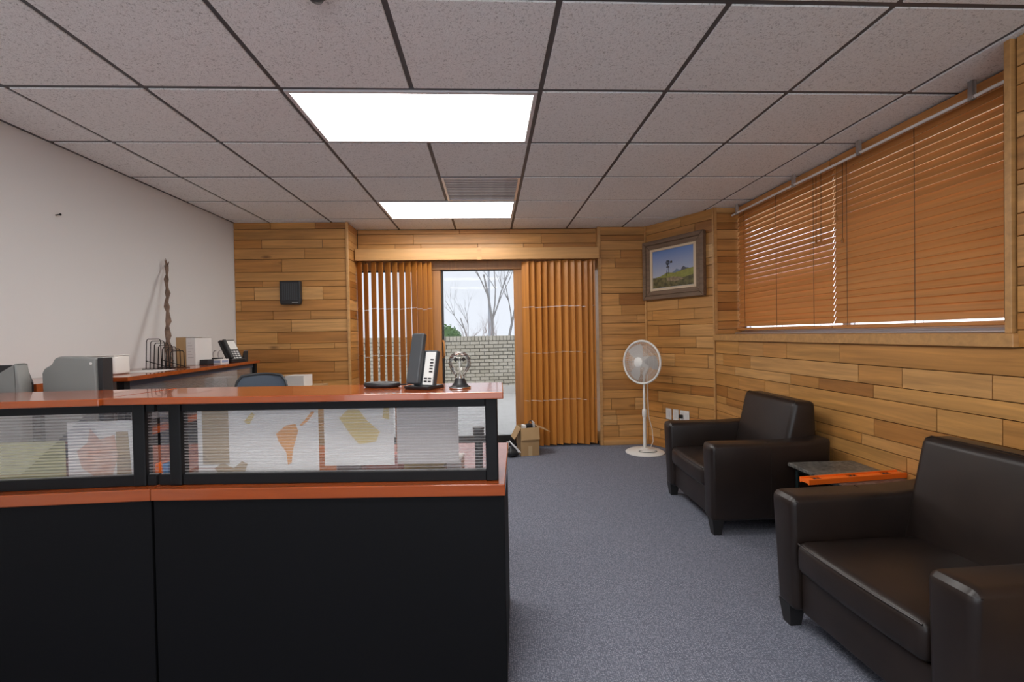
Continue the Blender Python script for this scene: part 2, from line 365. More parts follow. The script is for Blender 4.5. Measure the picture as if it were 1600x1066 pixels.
# ------------------------------------------------------------ ceiling
G = .6096; LX = [-2.1687 + G * i for i in range(8)]; LY = [1.6331 + G * j for j in range(-6, 6)]
bm = B(); box(bm, XL - .1, 2.6, Y0 - .1, 5.30, CE + .022, CE + .10); ceiling = struct('ceiling', bm, 'deck')
xs = [XL] + LX + [2.44]; ys = [Y0] + LY + [YB]
gp = .0115
skip = set()
def cell(i, j): return (i, j)            # i column in xs, j row in ys
c0 = xs.index(LX[2]); r1 = ys.index(LY[7]); r4 = ys.index(LY[10])
LROWS = [r4, r1, r1 - 3, r1 - 6]  # last two rows: unseen fixtures added to brighten the room
for j in LROWS:
    if j >= 0: skip |= {(c0, j), (c0 + 1, j)}
vent_cell = (c0 + 1, ys.index(LY[9])); skip.add(vent_cell)
cache = {}
rt = random.Random(5)
for i in range(len(xs) - 1):
    for j in range(len(ys) - 1):
        if (i, j) in skip: continue
        a, c, d, e2 = xs[i], xs[i + 1], ys[j], ys[j + 1]
        if e2 - d < .05: continue
        k = (round(c - a, 3), round(e2 - d, 3))
        if k not in cache:
            bm = B(); box(bm, -(c - a) / 2 + gp, (c - a) / 2 - gp, -(e2 - d) / 2 + gp + .002, (e2 - d) / 2 - gp - .002, 0, .018, .002); cache[k] = mesh_of('ceiling_tile', bm, 'tile')
        obj('ceiling_tile', cache[k], None, ceiling, loc=((a + c) / 2, (d + e2) / 2, CE + rt.uniform(-.001, .001)))
for x in LX: bx('tee_bar', 'tee', x - .012, x + .012, Y0, YB + .01, CE + .006, CE + .0215, ceiling)
for y in LY: bx('tee_bar', 'tee', XL, 2.44, y - .014, y + .014, CE + .0055, CE + .0214, ceiling)
bx('wall_angle', 'tee', XL, XL + .012, Y0, 4.8, CE - .003, CE + .02, ceiling)
where = ['lit ceiling panel light beyond the plastic vent, nearest the sliding door', 'lit ceiling panel light above the reception counter', 'added unseen ceiling panel light over the open floor before the counter', 'added unseen ceiling panel light near the front wall']
for n_, j in enumerate(LROWS):
    if j < 0: continue
    x0, x1, y0, y1 = LX[2] + .012, LX[4] - .012, ys[j] + .012, ys[j + 1] - .012
    t_ = thing('ceiling_light', where[n_], 'ceiling light', ((x0 + x1) / 2, (y0 + y1) / 2, CE), 0, 'ceiling panel lights')
    hx, hy = (x1 - x0) / 2, (y1 - y0) / 2
    bm = B()
    for (a, c, d, e2) in ((-hx, hx, -hy, -hy + .02), (-hx, hx, hy - .02, hy), (-hx, -hx + .02, -hy + .02, hy - .02), (hx - .02, hx, -hy + .02, hy - .02)): box(bm, a, c, d, e2, -.004, .02)
    obj('frame', bm, 'lampframe', t_)
    bx('diffuser', 'diff', -hx + .02, hx - .02, -hy + .02, hy - .02, .004, .016, t_)
t_ = thing('ceiling_vent', 'stained translucent plastic ceiling vent panel beside the far ceiling light', 'vent', (LX[3] + G / 2, LY[9] + G / 2, CE))
h = G / 2 - .012; bm = B()
for (a, c, d, e2) in ((-h, h, -h, -h + .018), (-h, h, h - .018, h), (-h, -h + .018, -h + .018, h - .018), (h - .018, h, -h + .018, h - .018)): box(bm, a, c, d, e2, -.003, .018)
obj('frame', bm, 'alu', t_)
M['ventp'] = mat('vent_plastic', (.72, .72, .75), .4, var=(7, (.5, .5, .53)))
for k in range(14):
    y = -h + .025 + k * (2 * h - .05) / 13; bm = B(); box(bm, -h + .018, h - .018, -.0205, .0205, .001, .004); obj('louvre', bm, 'ventp', t_, loc=(0, y, .002), rot=(R(7), 0, 0))
bm = B(); lathe(bm, [(.0, -.045), (.02, -.04), (.032, -.022), (.034, -.008), (.05, -.006), (.05, .0), (0, 0)], 20)
tag(obj('sprinkler_head', bm, 'dgrey_pl', None, True, loc=(-.551, 1.60, CE)), 'small dark round sprinkler head on the ceiling above the counter', 'sprinkler')

# ------------------------------------------------------------ sliding door, blinds
bm = B(); box(bm, -1.40, 1.22, 5.165, 5.30, 2.0, 2.05); box(bm, -1.40, 1.22, 5.15, 5.30, .0, .03)
door_1 = struct('door_1', bm, 'bronze')
bx('head_jamb', 'doorwood', -1.40, 1.215, 5.14, 5.163, 1.955, 2.05, door_1, .002)
def dpanel(x0, x1, y, handle):
    bm = B(); z0, z1 = .03, 1.998; s = .085
    sl = .02 if x0 < -1.4 else s; sr = .012 if x1 > 1.2 else s
    for (a, c, d, e2) in ((x0, x0 + sl, z0, z1), (x1 - sr, x1, z0, z1), (x0 + sl, x1 - sr, z1 - .05, z1), (x0 + sl, x1 - sr, z0, z0 + .09)): box(bm, a, c, y, y + .035, d, e2, .003)
    p = obj('door_panel', bm, 'bronze', door_1)
    bx('glass', 'doorglass', x0 + sl, x1 - sr, y + .015, y + .021, z0 + .09, z1 - .05, p)
    return p
p1_ = dpanel(-1.41, -.50, 5.235, 0); p2_ = dpanel(-.575, .38, 5.19, 1); p3_ = dpanel(.29, 1.215, 5.235, 0)
for x0, x1 in ((-.615, -.512), (.285, .385)): bx('stile_cladding', 'doorwood', x0, x1, 5.155, 5.189, .03, 1.954, door_1, .003)
bm = B(); tube(bm, [(-.50, 5.17, 1.00), (-.485, 5.13, 1.02), (-.485, 5.13, 1.16), (-.50, 5.17, 1.18)], .012, 8); obj('handle', bm, 'doorwood', p2_, True)
bx('handle_plate', 'bronze', -.511, -.485, 5.172, 5.189, .96, 1.22, p2_)
bm = B(); box(bm, -1.39, 1.205, 5.0, 5.028, 2.04, 2.165, .004); box(bm, -1.39, 1.205, 5.028, 5.12, 2.15, 2.165)
val = tag(obj('valance', bm, 'trimwood'), 'long plain wooden valance board over the sliding door', 'valance')
bx('joint_clip', 'trimwood', -.11, -.06, 4.994, 5.0, 2.038, 2.167, val)
bx('head_track', 'alu', -1.37, 1.19, 5.055, 5.085, 2.06, 2.149, val)
def vslat_mesh():
    bm = B(); cuts = [.028, .517, 1.035, 1.534, 2.03]
    for a, c in zip(cuts, cuts[1:]):
        box(bm, -.0445, .0445, -.0022, .0022, a + .0016, c - .0016)
    for x in (-.02, .02): box(bm, x - .002, x + .002, -.001, .001, .03, 2.06)
    return mesh_of('slat', bm, 'slatv')
vm = vslat_mesh(); rs = random.Random(2)
def vblind(label, centres, ang):
    t_ = thing('vertical_blind', label, 'blind', (0, 5.07, 0))
    for k, x in enumerate(centres):
        obj('slat', vm, None, t_, loc=(x, 0, rs.uniform(-.014, .010)), rot=(0, 0, R(ang + rs.uniform(-2, 2))))
    return t_
vblind('orange wooden vertical blind with light gaps, hung beside the black wall speaker', [-1.362, -1.295, -1.214, -1.139, -1.064, -.99, -.919, -.85, -.787, -.73, -.678, -.628], -45)
vblind('orange wooden vertical blind with closed slats, hung beside the white fan', [.408, .47, .54, .605, .68, .755, .832, .905, .978, 1.045, 1.10, 1.128], -38)

# venetian blinds in the right-hand window
def venetian(label, y0, y1, tilt, xb, n=25):
    t_ = thing('venetian_blind', label, 'blind', (xb, (y0 + y1) / 2, 1.25), 0)
    hw = (y1 - y0) / 2; bm = B(); box(bm, -.025, .025, -hw, hw, -.0015, .0015, .0008); sm = mesh_of('slat', bm, 'slath')
    top = 1.085
    for k in range(n):
        z = .045 + k * (top - .07) / (n - 1)
        obj('slat', sm, None, t_, loc=(0, 0, z), rot=(0, -R(tilt + rs.uniform(-1.5, 1.5)), 0))
    bx('bottom_rail', 'slath', -.024, .024, -hw, hw, -.012, .010, t_, .003)
    bx('headrail', 'slath', -.028, .028, -hw, hw, top, top + .05, t_, .002)
    for f in (-.72, 0, .78):
        bm = B()
        for dx in (-.024, .024): tube(bm, [(dx, hw * f, 0), (dx, hw * f, top)], .0016, 5)
        obj('ladder_cord', bm, 'bronze', t_)
    return t_
va = venetian('half-open orange venetian blind nearer the windmill painting', 3.10, 4.318, 64, 2.372)
vb = venetian('closed brown venetian blind on the window half above the side table', 1.84, 3.085, 69, 2.366)
for root, ys_ in ((va, (-.48, -.53)), (vb, (.56, .51))):
    for k, y in enumerate(ys_):
        z = .62 - k * .0 if root is va else (.74 if k == 0 else .58)
        bm = B(); tube(bm, [(-.03, y, 1.09), (-.034, y, z)], .0016, 5); c_ = obj('pull_cord', bm, 'bronze', root)
        bm = B(); lathe(bm, [(0, -.03), (.008, -.03), (.009, -.012), (.005, 0), (0, .002)], 10); obj('tassel', bm, 'doorwood', c_, True, loc=(-.034, y, z))
bm = B(); tube(bm, [(2.305, 1.84, 2.318), (2.305, 4.31, 2.318)], .009, 8)
rod = tag(obj('curtain_rod', bm, mat('white_rod', (.88, .88, .88), .3), None, True), 'thin white rod running along the top of the wooden window blinds', 'rod')
for y in (2.12, 2.80, 3.42, 4.22):
    bx('bracket', 'clip', 2.294, 2.316, y - .014, y + .014, 2.305, 2.396, rod, .003)

# ------------------------------------------------------------ reception counter
def desk_unit(name, label, loc, rz, Lw, top_x0, top_x1, posts, depth, end_right):
    """local: origin at right front floor corner, -X along the front, +Y to the back"""
    t_ = thing(name, label, 'counter', loc, rz, 'reception counter units')
    bx('front_panel', 'black_lam', -Lw + .002, -.004, .012, .034, 0.004, .688, t_, .0015)
    if end_right: bx('end_panel', 'black_lam', -.034, -.005, .036, depth - .02, .004, .688, t_)
    bx('end_panel', 'black_lam', -Lw + .003, -Lw + .03, .036, depth - .02, .004, .688, t_)
    bx('worktop', 'cherry', -Lw + .001, 0, 0, depth, .69, .73, t_, .003, 2)
    for x0 in posts: bx('post', 'black_metal', x0, x0 + .042, .036, .078, .7305, 1.0205, t_, .004, 2)
    segs = sorted(posts)
    spans = [(-Lw + .0, segs[0])] + [(a + .042, c) for a, c in zip(segs, segs[1:])] + [(segs[-1] + .042, -.003)]
    for a, c in spans:
        if c - a < .03: continue
        bx('bottom_rail', 'black_metal', a, c, .042, .072, .7305, .767, t_, .002)
        bx('top_rail', 'black_metal', a, c, .042, .072, .988, 1.0205, t_, .002)
        n = 42; bm = B(); z0, z1 = .767, .988
        rows = []
        for k in range(n + 1):
            z = z0 + (z1 - z0) * k / n; yy = .053 + (.0015 if k % 2 else 0)
            rows.append((bm.verts.new((a, yy, z)), bm.verts.new((c, yy, z))))
        for p, q in zip(rows, rows[1:]): bm.faces.new((p[0], p[1], q[1], q[0]))
        obj('screen_pane', bm, 'flute', t_)
    bm = B(); prism(bm, [(top_x0[0], -.015), (top_x1[0], -.015), (top_x1[1], .30), (top_x0[1], .30)], 2, 1.021, 1.0445, .003, 2); obj('transaction_top', bm, 'cherry', t_)
    return t_
DR = desk_unit('reception_counter', 'cherry and charcoal reception counter section carrying the phone and glass bulb', (.046, 1.576, 0), R(-3.4), 1.21, (-1.352, -1.30), (.0, -.012), [-1.168, -.066], .615, True)
DLp = (-1.1635, 1.649)
DL = desk_unit('reception_counter', 'cherry and charcoal reception counter section in front of the grey monitors', (DLp[0], DLp[1], 0), R(2.2), 1.30, (-1.30, -1.30), (-.143, -.08), [-.076, -1.28], .72, False)
# move the left unit's own post to where the photo shows it
for o in DL.children:
    pass

# ------------------------------------------------------------ armchairs
def softbox(bm, x0, x1, y0, y1, z0, z1, r, seg=4): return box(bm, x0, x1, y0, y1, z0, z1, r, seg)
def armchair(label, loc, rz):
    """local: front edge at x = 0, facing -X, width along Y"""
    t_ = thing('armchair', label, 'armchair', loc, rz, 'leather club chairs by the plank wall')
    W = .415
    for s in (-1, 1):
        bm = B(); prism(bm, [(0.012, .085), (0, .535), (.02, .556), (.45, .556), (.60, .565), (.73, .580), (.735, .085)], 1, s * (W - .135), s * W, .024, 4)
        for q in bm.verts:     # taper the arm's front towards the floor
            if q.co.z < .4 and abs(q.co.y) > W - .06: q.co.y -= s * .022 * (.4 - q.co.z) / .32
        obj('arm', bm, 'leather', t_, True)
        bm = B(); tube(bm, [(.36, s * W + s * .0005, .12), (.36, s * (W + .001), .53), (.36, s * (W - .03), .5575), (.36, s * (W - .135), .545)], .0016, 5); obj('seam', bm, 'leather', t_)
    bx('front_rail', 'leather', .035, .08, -W + .137, W - .137, .09, .255, t_, .012, 3, True)
    bx('base_frame', 'leather', .08, .72, -W + .137, W - .137, .10, .235, t_)
    bm = B(); softbox(bm, .008, .60, -W + .138, W - .138, .257, .385, .035, 4)
    bmesh.ops.subdivide_edges(bm, edges=[e for e in bm.edges if e.calc_length() > .2], cuts=3, use_grid_fill=True)
    for q in bm.verts:
        if q.co.z > .36:
            q.co.z += .022 * max(0, 1 - ((q.co.x - .3) / .3) ** 2) * max(0, 1 - (q.co.y / .28) ** 2)
        if q.co.x < .06: q.co.x -= .012 * max(0, 1 - (q.co.y / .28) ** 2)
    cu = obj('seat_cushion', bm, 'leather', t_, True)
    bm = B(); z = .375; tube(bm, [(.014, -.262, z), (.002, -.15, z + .003), (-.002, 0, z + .004), (.002, .15, z + .003), (.014, .262, z)], .003, 6); obj('piping', bm, 'leather', cu, True)
    bm = B(); prism(bm, [(.46, .26), (.58, .785), (.715, .785), (.73, .30), (.73, .26)], 1, -.300, .300, .03, 4)
    bk = obj('backrest', bm, 'leather', t_, True)
    bm = B()
    tube(bm, [(.5755, -.29, .70), (.5905, -.285, .776), (.60, -.27, .787), (.60, 0, .789), (.60, .27, .787), (.5905, .285, .776), (.5755, .29, .70)], .003, 6); obj('piping', bm, 'leather', bk, True)
    bx('back_panel', 'leather', .66, .732, -W + .137, W - .137, .10, .42, t_, .01, 2, True)
    for fx in (.05, .68):
        for s in (-1, 1):
            bm = B(); fy = s * (W - .06)
            v = box(bm, fx - .035, fx + .035, fy - .035, fy + .035, 0, .095)
            for q in v:
                if q.co.z < .01: q.co.x = fx + (q.co.x - fx) * .66; q.co.y = fy + (q.co.y - fy) * .66
            obj('foot', bm, 'foot', t_)
    return t_
armchair('dark brown leather armchair next to the white pedestal fan', (1.32, 3.13, 0), R(-1.5))
armchair('dark brown leather armchair on the far side of the granite table from the fan', (1.216, 1.545, 0), R(1.5))

# ------------------------------------------------------------ side table and level
t_ = thing('side_table', 'small side table with speckled granite top on dark green metal frame', 'table', (1.925, 2.36, 0))
bx('table_top', 'granite', -.195, .195, -.27, .285, .440, .460, t_, .003)
bm = B()
for x in (-.16, .16): tube(bm, [(x, -.24, .425), (x, .25, .425)], .009, 8)
for y in (-.24, .25): tube(bm, [(-.16, y, .425), (.16, y, .425)], .009, 8)
obj('top_frame', bm, 'dgreen', t_, True)
for x in (-.16, .16):
    for y in (-.24, .25):
        bm = B(); tube(bm, [(x, y, 0), (x, y, .439)], .011, 8); obj('leg', bm, 'dgreen', t_, True)
        bm = B(); sx = -1 if x > 0 else 1; tube(bm, [(x + sx * .13 * math.sin(a), y, .42 - .16 * (1 - math.cos(a)) ) for a in [R(90 - 10 * k) for k in range(10)]], .005, 6); obj('curved_brace', bm, 'dgreen', t_, True)
for y in (-.24, .25):
    bm = B(); tube(bm, [(-.16, y, .12), (.16, y, .12)], .007, 8); obj('stretcher', bm, 'dgreen', t_, True)
lv = thing('spirit_level', 'bright orange spirit level lying across the granite table', 'level', (1.853, 2.30, .4605), math.atan2(.064, .585))
bm = B(); hl = .285
box(bm, -hl, hl, -.031, -.026 + .004, 0, .026, .001); box(bm, -hl, hl, .022, .031, 0, .026, .001)
for a, c in ((-hl, -.235), (-.185, -.03), (.03, .17), (.225, hl)): box(bm, a, c, -.022, .022, .006, .020, .0008)
obj('body', bm, 'orange', lv)
for x in (-.21, 0, .1975):
    bm = B(); tube(bm, [(x - .001, -.020, .012), (x - .001, .020, .012)], .007, 8); obj('vial', bm, 'black_pl', lv, True)
    for dx in (-.022, .022): bx('window_rim', 'black_pl', x + dx - .003, x + dx + .003, -.021, .021, .007, .0175, lv)

# ------------------------------------------------------------ pedestal fan
fan = thing('pedestal_fan', 'white pedestal fan with round grille standing in the wood-clad corner', 'fan', (1.583, 4.73, 0))
bm = B(); lathe(bm, [(.0, .052), (.03, .052), (.05, .035), (.12, .032), (.17, .022), (.195, .008), (.195, 0), (0, 0)], 40); obj('base', bm, 'white_pl', fan, True)
bm = B(); tube(bm, [(.09 * math.cos(a), -.09 + .045 * math.sin(a), .034) for a in [2 * math.pi * k / 24 for k in range(24)]], .004, 6, True); obj('base_ring', bm, 'grey_pl', fan, True)
bm = B(); lathe(bm, [(.016, .05), (.016, .44)], 16); obj('lower_pole', bm, 'white_pl', fan, True)
bm = B(); lathe(bm, [(.016, .36), (.022, .37), (.024, .41), (.022, .44), (.014, .45)], 16); obj('height_collar', bm, 'white_pl', fan, True)
bm = B(); lathe(bm, [(.0115, .43), (.0115, .82)], 14); obj('upper_pole', bm, 'white_pl', fan, True)
# head: local axis +Z faces left-front
fdir = Vector((-.80, -.60, .03)).normalized(); HP = Vector((-.028, -.02, .93))
hm = Matrix.Translation(HP) @ fdir.to_track_quat('Z', 'Y').to_matrix().to_4x4()
def fanpart(name, bm, m, parent=fan):
    for q in bm.verts: q.co = hm @ q.co
    return obj(name, bm, m, parent, True)
bm = B(); lathe(bm, [(0, -.17), (.03, -.168), (.055, -.15), (.062, -.10), (.058, -.06), (.02, -.05), (0, -.05)], 20); fanpart('motor_housing', bm, 'white_pl')
bm = B(); tube(bm, [HP + fdir * -.11 + Vector((0, 0, -.03)), Vector((0, 0, .80))], [.024, .018], 12); obj('neck', bm, 'white_pl', fan, True)
def grille(name, zr, zc, rin, nw):
    bm = B()
    for k in range(nw):
        a = 2 * math.pi * k / nw; pts = []
        for q in range(5):
            f = q / 4; r = rin + (.212 - rin) * f; z = zc + (zr - zc) * f ** 3
            aa = a + (.25 * f if name == 'front_grille' else 0)
            pts.append((r * math.cos(aa), r * math.sin(aa), z))
        tube(bm, pts, .0012, 4, cap=False)
    for f in (.18, .45, .72):
        r = rin + (.212 - rin) * f; z = zc + (zr - zc) * f ** 3
        tube(bm, [(r * math.cos(2 * math.pi * j / 36), r * math.sin(2 * math.pi * j / 36), z) for j in range(36)], .0012, 4, True)
    return fanpart(name, bm, 'white_pl')
grille('front_grille', 0, .055, .045, 90); grille('rear_grille', 0, -.06, .05, 60)
bm = B(); tube(bm, [(.218 * math.cos(2 * math.pi * j / 48), .218 * math.sin(2 * math.pi * j / 48), 0) for j in range(48)], .011, 8, True); fanpart('grille_ring', bm, 'white_pl')
bm = B(); lathe(bm, [(.052, .046), (.052, .058), (.045, .064), (0, .066)], 24); fanpart('hub_badge', bm, 'white_pl')
M['blade'] = mat('grey_blade', (.62, .60, .58), .35)
for k in range(3):
    a0 = 2 * math.pi * k / 3; bm = B(); gr = []
    for q in range(5):
        r = .03 + .16 * q / 4; wd = .5 + .55 * math.sin(math.pi * (q + 1) / 6)
        gr.append([bm.verts.new((r * math.cos(a0 + wd * (j / 4 - .5)), r * math.sin(a0 + wd * (j / 4 - .5)), (j / 4 - .5) * .045)) for j in range(5)])
    for A_, C_ in zip(gr, gr[1:]):
        for j in range(4): bm.faces.new((A_[j], A_[j + 1], C_[j + 1], C_[j]))
    bmesh.ops.solidify(bm, geom=bm.faces[:], thickness=.002); fanpart('blade', bm, 'blade')
bm = B(); tube(bm, [(.05, .03, .80), (.052, .04, .55), (.062, .05, .36), (.10, .06, .22), (.105, .05, .10), (.07, .03, .045)], .0035, 6); obj('power_cord', bm, 'white_pl', fan, True)

# ------------------------------------------------------------ painting on the canted wall
pa = A0 + tc_ * .385 + nc * .004
ptg = thing('framed_painting', 'windmill landscape painting in a weathered brown wooden frame', 'painting', (pa.x, pa.y, 1.895), math.atan2(tc_.y, tc_.x))
W2, H2 = .385, .315   # local: X along wall, -Y to room
def board(name, m, ox, oz, ix, iz, y0, y1, par, bev=.004):
    for pts in ([(-ox, oz), (ox, oz), (ix, iz), (-ix, iz)], [(-ox, -oz), (ox, -oz), (ix, -iz), (-ix, -iz)], [(-ox, -oz), (-ox, oz), (-ix, iz), (-ix, -iz)], [(ox, -oz), (ox, oz), (ix, iz), (ix, -iz)]):
        bm = B(); prism(bm, pts, 1, y0, y1, bev, 2); obj(name, bm, m, par)
board('frame_board', 'frame_wd', W2, H2, W2 - .045, H2 - .045, -.05, 0, ptg, .008)
board('frame_inner_board', 'frame_wd', W2 - .046, H2 - .046, W2 - .092, H2 - .092, -.038, 0, ptg, .006)
board('liner', 'cream', W2 - .093, H2 - .093, W2 - .125, H2 - .118, -.030, 0, ptg, .002)
cw, chh = W2 - .126, H2 - .119
mt, t, b = nt('painted_sky'); N = t.nodes.new; L = t.links.new
tc = N('ShaderNodeTexCoord'); sx = N('ShaderNodeSeparateXYZ'); L(tc.outputs['Generated'], sx.inputs[0]); cr = N('ShaderNodeValToRGB')
e = cr.color_ramp.elements; e[0].position = .3; e[0].color = (.42, .44, .52, 1); e[1].position = 1; e[1].color = (.12, .22, .50, 1)
L(sx.outputs[2], cr.inputs[0]); L(cr.outputs[0], b.inputs['Base Color']); b.inputs['Roughness'].default_value = .5; M['psky'] = mt
M['phill'] = mat('painted_far_hill', (.15, .20, .29), .5); M['pmesa'] = mat('painted_mesa', (.07, .075, .10), .5)
M['pgreen'] = mat('painted_meadow', (.27, .27, .05), .5, var=(30, (.20, .20, .04))); M['pdark'] = mat('painted_foreground', (.055, .05, .016), .5, var=(28, (.17, .14, .05))); M['pblack'] = mat('painted_windmill', (.05, .045, .045), .5)
M['prock'] = mat('painted_rocks', (.33, .24, .14), .5, var=(40, (.15, .11, .07)))
cv = bx('canvas', 'psky', -cw, cw, -.022, -.004, -chh, chh, ptg)
def paint(name, pts, m, y):
    bm = B(); prism(bm, [(x * cw, z * chh) for x, z in pts], 1, -.022 - y, -.0221 - y + .0004); obj(name, bm, m, cv)
paint('painted_hill', [(-.2, -.35), (.05, -.22), (.2, -.08), (.3, -.14), (.5, -.2), (.7, -.35)], 'phill', .0006)
paint('painted_mesa', [(.2, -.4), (.38, -.25), (.46, -.06), (.53, .0), (.62, -.08), (.75, -.12), (.99, -.25), (.99, -.45)], 'pmesa', .0010)
paint('painted_meadow', [(-.99, -.45), (-.6, -.38), (-.25, -.22), (.1, -.28), (.5, -.2), (.99, -.12), (.99, -.7), (-.99, -.7)], 'pgreen', .0014)
paint('painted_foreground', [(-.99, -.42), (-.6, -.46), (-.2, -.5), (.3, -.62), (.99, -.48), (.99, -.985), (-.99, -.985)], 'pdark', .0018)
paint('painted_rocks', [(-.3, -.52), (0, -.46), (.4, -.55), (.55, -.66), (.1, -.74), (-.25, -.66)], 'prock', .0022)
bm = B(); y = -.0246
for a, c in (((-.30, -.42), (-.225, .24)), ((-.15, -.42), (-.215, .24)), ((-.29, -.3), (-.17, -.2)), ((-.17, -.3), (-.28, -.2))):
    tube(bm, [(a[0] * cw, y, a[1] * chh), (c[0] * cw, y, c[1] * chh)], .002, 5)
for k in range(14):
    a = 2 * math.pi * k / 14; tube(bm, [(-.22 * cw + .006 * math.cos(a), y, .3 * chh + .006 * math.sin(a)), (-.22 * cw + .026 * math.cos(a), y, .3 * chh + .026 * math.sin(a))], [.001, .0032], 5)
tube(bm, [(-.22 * cw, y, .3 * chh), (-.05 * cw, y, .3 * chh)], .002, 5); box(bm, -.09 * cw, .0, y - .001, y + .001, .25 * chh, .36 * chh); box(bm, -.29 * cw, -.15 * cw, y - .001, y + .001, .04 * chh, .1 * chh)
obj('painted_windmill', bm, 'pblack', cv)
# wall plates
for s, wd, lb in ((.295, .07, 'white light-switch plate nearest the fan on the canted plank wall'), (.385, .07, 'white middle socket plate on the canted plank wall'), (.495, .115, 'wide white double socket plate with a black plug')):
    q = A0 + tc_ * s + nc * .0015
    t_ = thing('wall_plate', lb, 'wall plate', (q.x, q.y, .375), math.atan2(tc_.y, tc_.x), 'wall plates on the canted wall')
    bx('plate', 'white_pl', -wd / 2, wd / 2, -.007, 0, -.057, .057, t_, .002)
    for k in range(2 if wd > .1 else 1):
        x = (k - .5) * .05 if wd > .1 else 0
        bx('socket', 'paper', x - .017, x + .017, -.010, -.007, -.033, .033, t_, .001)
    if wd > .1: bx('plug', 'black_pl', -.045, -.012, -.04, -.0101, -.02, .015, t_, .004)
# black wall speaker
sp = thing('wall_speaker', 'square black speaker box mounted on the plank wall', 'speaker', (-1.957, 4.797, 1.69))
bm = B(); prism(bm, [(-.10, .118), (.10, .118), (.102, -.08), (.095, -.116), (-.095, -.116), (-.102, -.08)], 1, -.055, 0, .008, 2); obj('case', bm, 'black_pl', sp)
bx('grille_cloth', 'dgrey_pl', -.085, .085, -.058, -.0553, -.075, .1, sp, .004)
for k in range(9): bx('grille_bar', 'black_pl', -.076 + k * .019 - .002, -.076 + k * .019 + .002, -.0605, -.058, -.07, .095, sp)
bm = B(); tube(bm, [(.02 + .006 * k, -.0565, -.097 + .004 * math.sin(k * 2.1)) for k in range(11)], .0017, 5); obj('script_badge', bm, 'silver', sp)
bm = B(); tube(bm, [(XL, 2.877, 1.983), (XL + .025, 2.877, 1.986)], .003, 6); lathe(bm, [(0, 0), (.007, 0), (.007, .003), (0, .003)], 10, Matrix.Translation((XL + .025, 2.877, 1.986)) @ Matrix.Rotation(R(90), 4, 'Y'))
tag(obj('nail', bm, 'black_metal'), 'small nail left in the bare white wall', 'nail')

# ------------------------------------------------------------ on the counter
ct = 1.0448
ph = thing('desk_phone', 'black and white desk phone standing on the cherry counter', 'telephone', (-.243, 1.725, ct), R(-28))
bm = B(); prism(bm, [(-.045, 0), (-.05, .012), (.05, .012), (.06, 0)], 0, -.05, .055, .003, 2); obj('base', bm, 'black_pl', ph)
tl = Matrix.Rotation(R(-14), 4, 'X')
def tilted(name, m, x0, x1, y0, y1, z0, z1, bev=.003, par=ph):
    bm = B(); box(bm, x0, x1, y0, y1, z0, z1, bev, 2)
    for q in bm.verts: q.co = Matrix.Translation((0, -.012, .010)) @ tl @ q.co
    return obj(name, bm, m, par)
bd = tilted('body', 'dgrey_pl', -.035, .052, 0, .022, 0, .132)
tilted('keypad_face', 'white_pl', .006, .049, -.003, -.0003, .004, .126, .001, bd)
for r_ in range(5): tilted('key', 'black_pl', .030, .044, -.0055, -.0032, .050 + r_ * .011, .055 + r_ * .011, .0008, bd)
for r_ in range(2):
    for c_ in range(2): tilted('key', 'black_pl', .012 + c_ * .018, .025 + c_ * .018, -.0055, -.0032, .014 + r_ * .011, .019 + r_ * .011, .0008, bd)
tilted('handset', 'dgrey_pl', -.052, .002, -.026, -.0035, .004, .192, .006)
bm = B(); tube(bm, [(-.05, .03, .01), (-.075, .02, .016), (-.10, .035, .008), (-.14, .03, .006)], .003, 6); obj('cord', bm, 'black_pl', ph, True)
bm = B()
tube(bm, [(.062 * math.cos(a), .032 * math.sin(a), .010) for a in [2 * math.pi * k / 32 for k in range(32)]], .0095, 8, True)
tag(obj('headset_band', bm, 'black_pl', None, True, loc=(-.408, 1.80, ct), rot=(0, 0, R(-8))), 'black oval padded loop lying flat beside the desk phone', 'headband')
ra = thing('glass_radiometer', 'bulb-shaped glass radiometer with black vanes on the counter end', 'ornament', (-.107, 1.702, ct))
bm = B(); lathe(bm, [(0, 0), (.038, 0), (.038, .005), (.030, .010), (.022, .020), (.018, .034), (.017, .036), (0, .036)], 28); obj('base', bm, 'black_pl', ra, True)
bm = B(); lathe(bm, [(.0385, .0005), (.0392, .003), (.0385, .0055)], 28, caps=False); obj('base_band', bm, 'chrome', ra, True)
bm = B(); lathe(bm, [(.015, .034), (.0175, .045), (.026, .058), (.036, .074), (.0405, .090), (.038, .108), (.028, .123), (.014, .131), (0, .133)], 32, caps=False); obj('bulb', bm, 'bulbglass', ra, True)
bm = B(); lathe(bm, [(.006, .036), (.004, .05), (.0018, .055), (.0012, .095), (.0005, .108), (0, .108)], 12); obj('spindle', bm, 'chrome', ra, True)
for k in range(4):
    bm = B(); a = R(20 + 90 * k); mm = Matrix.Rotation(a, 4, 'Z')
    prism(bm, [(.006, .104), (.015, .113), (.024, .104), (.015, .095)], 1, -.0006, .0006)
    tube(bm, [(0, 0, .104), (.008, 0, .104)], .0007, 5)
    for q in bm.verts: q.co = mm @ q.co
    obj('vane', bm, 'black_pl', ra)

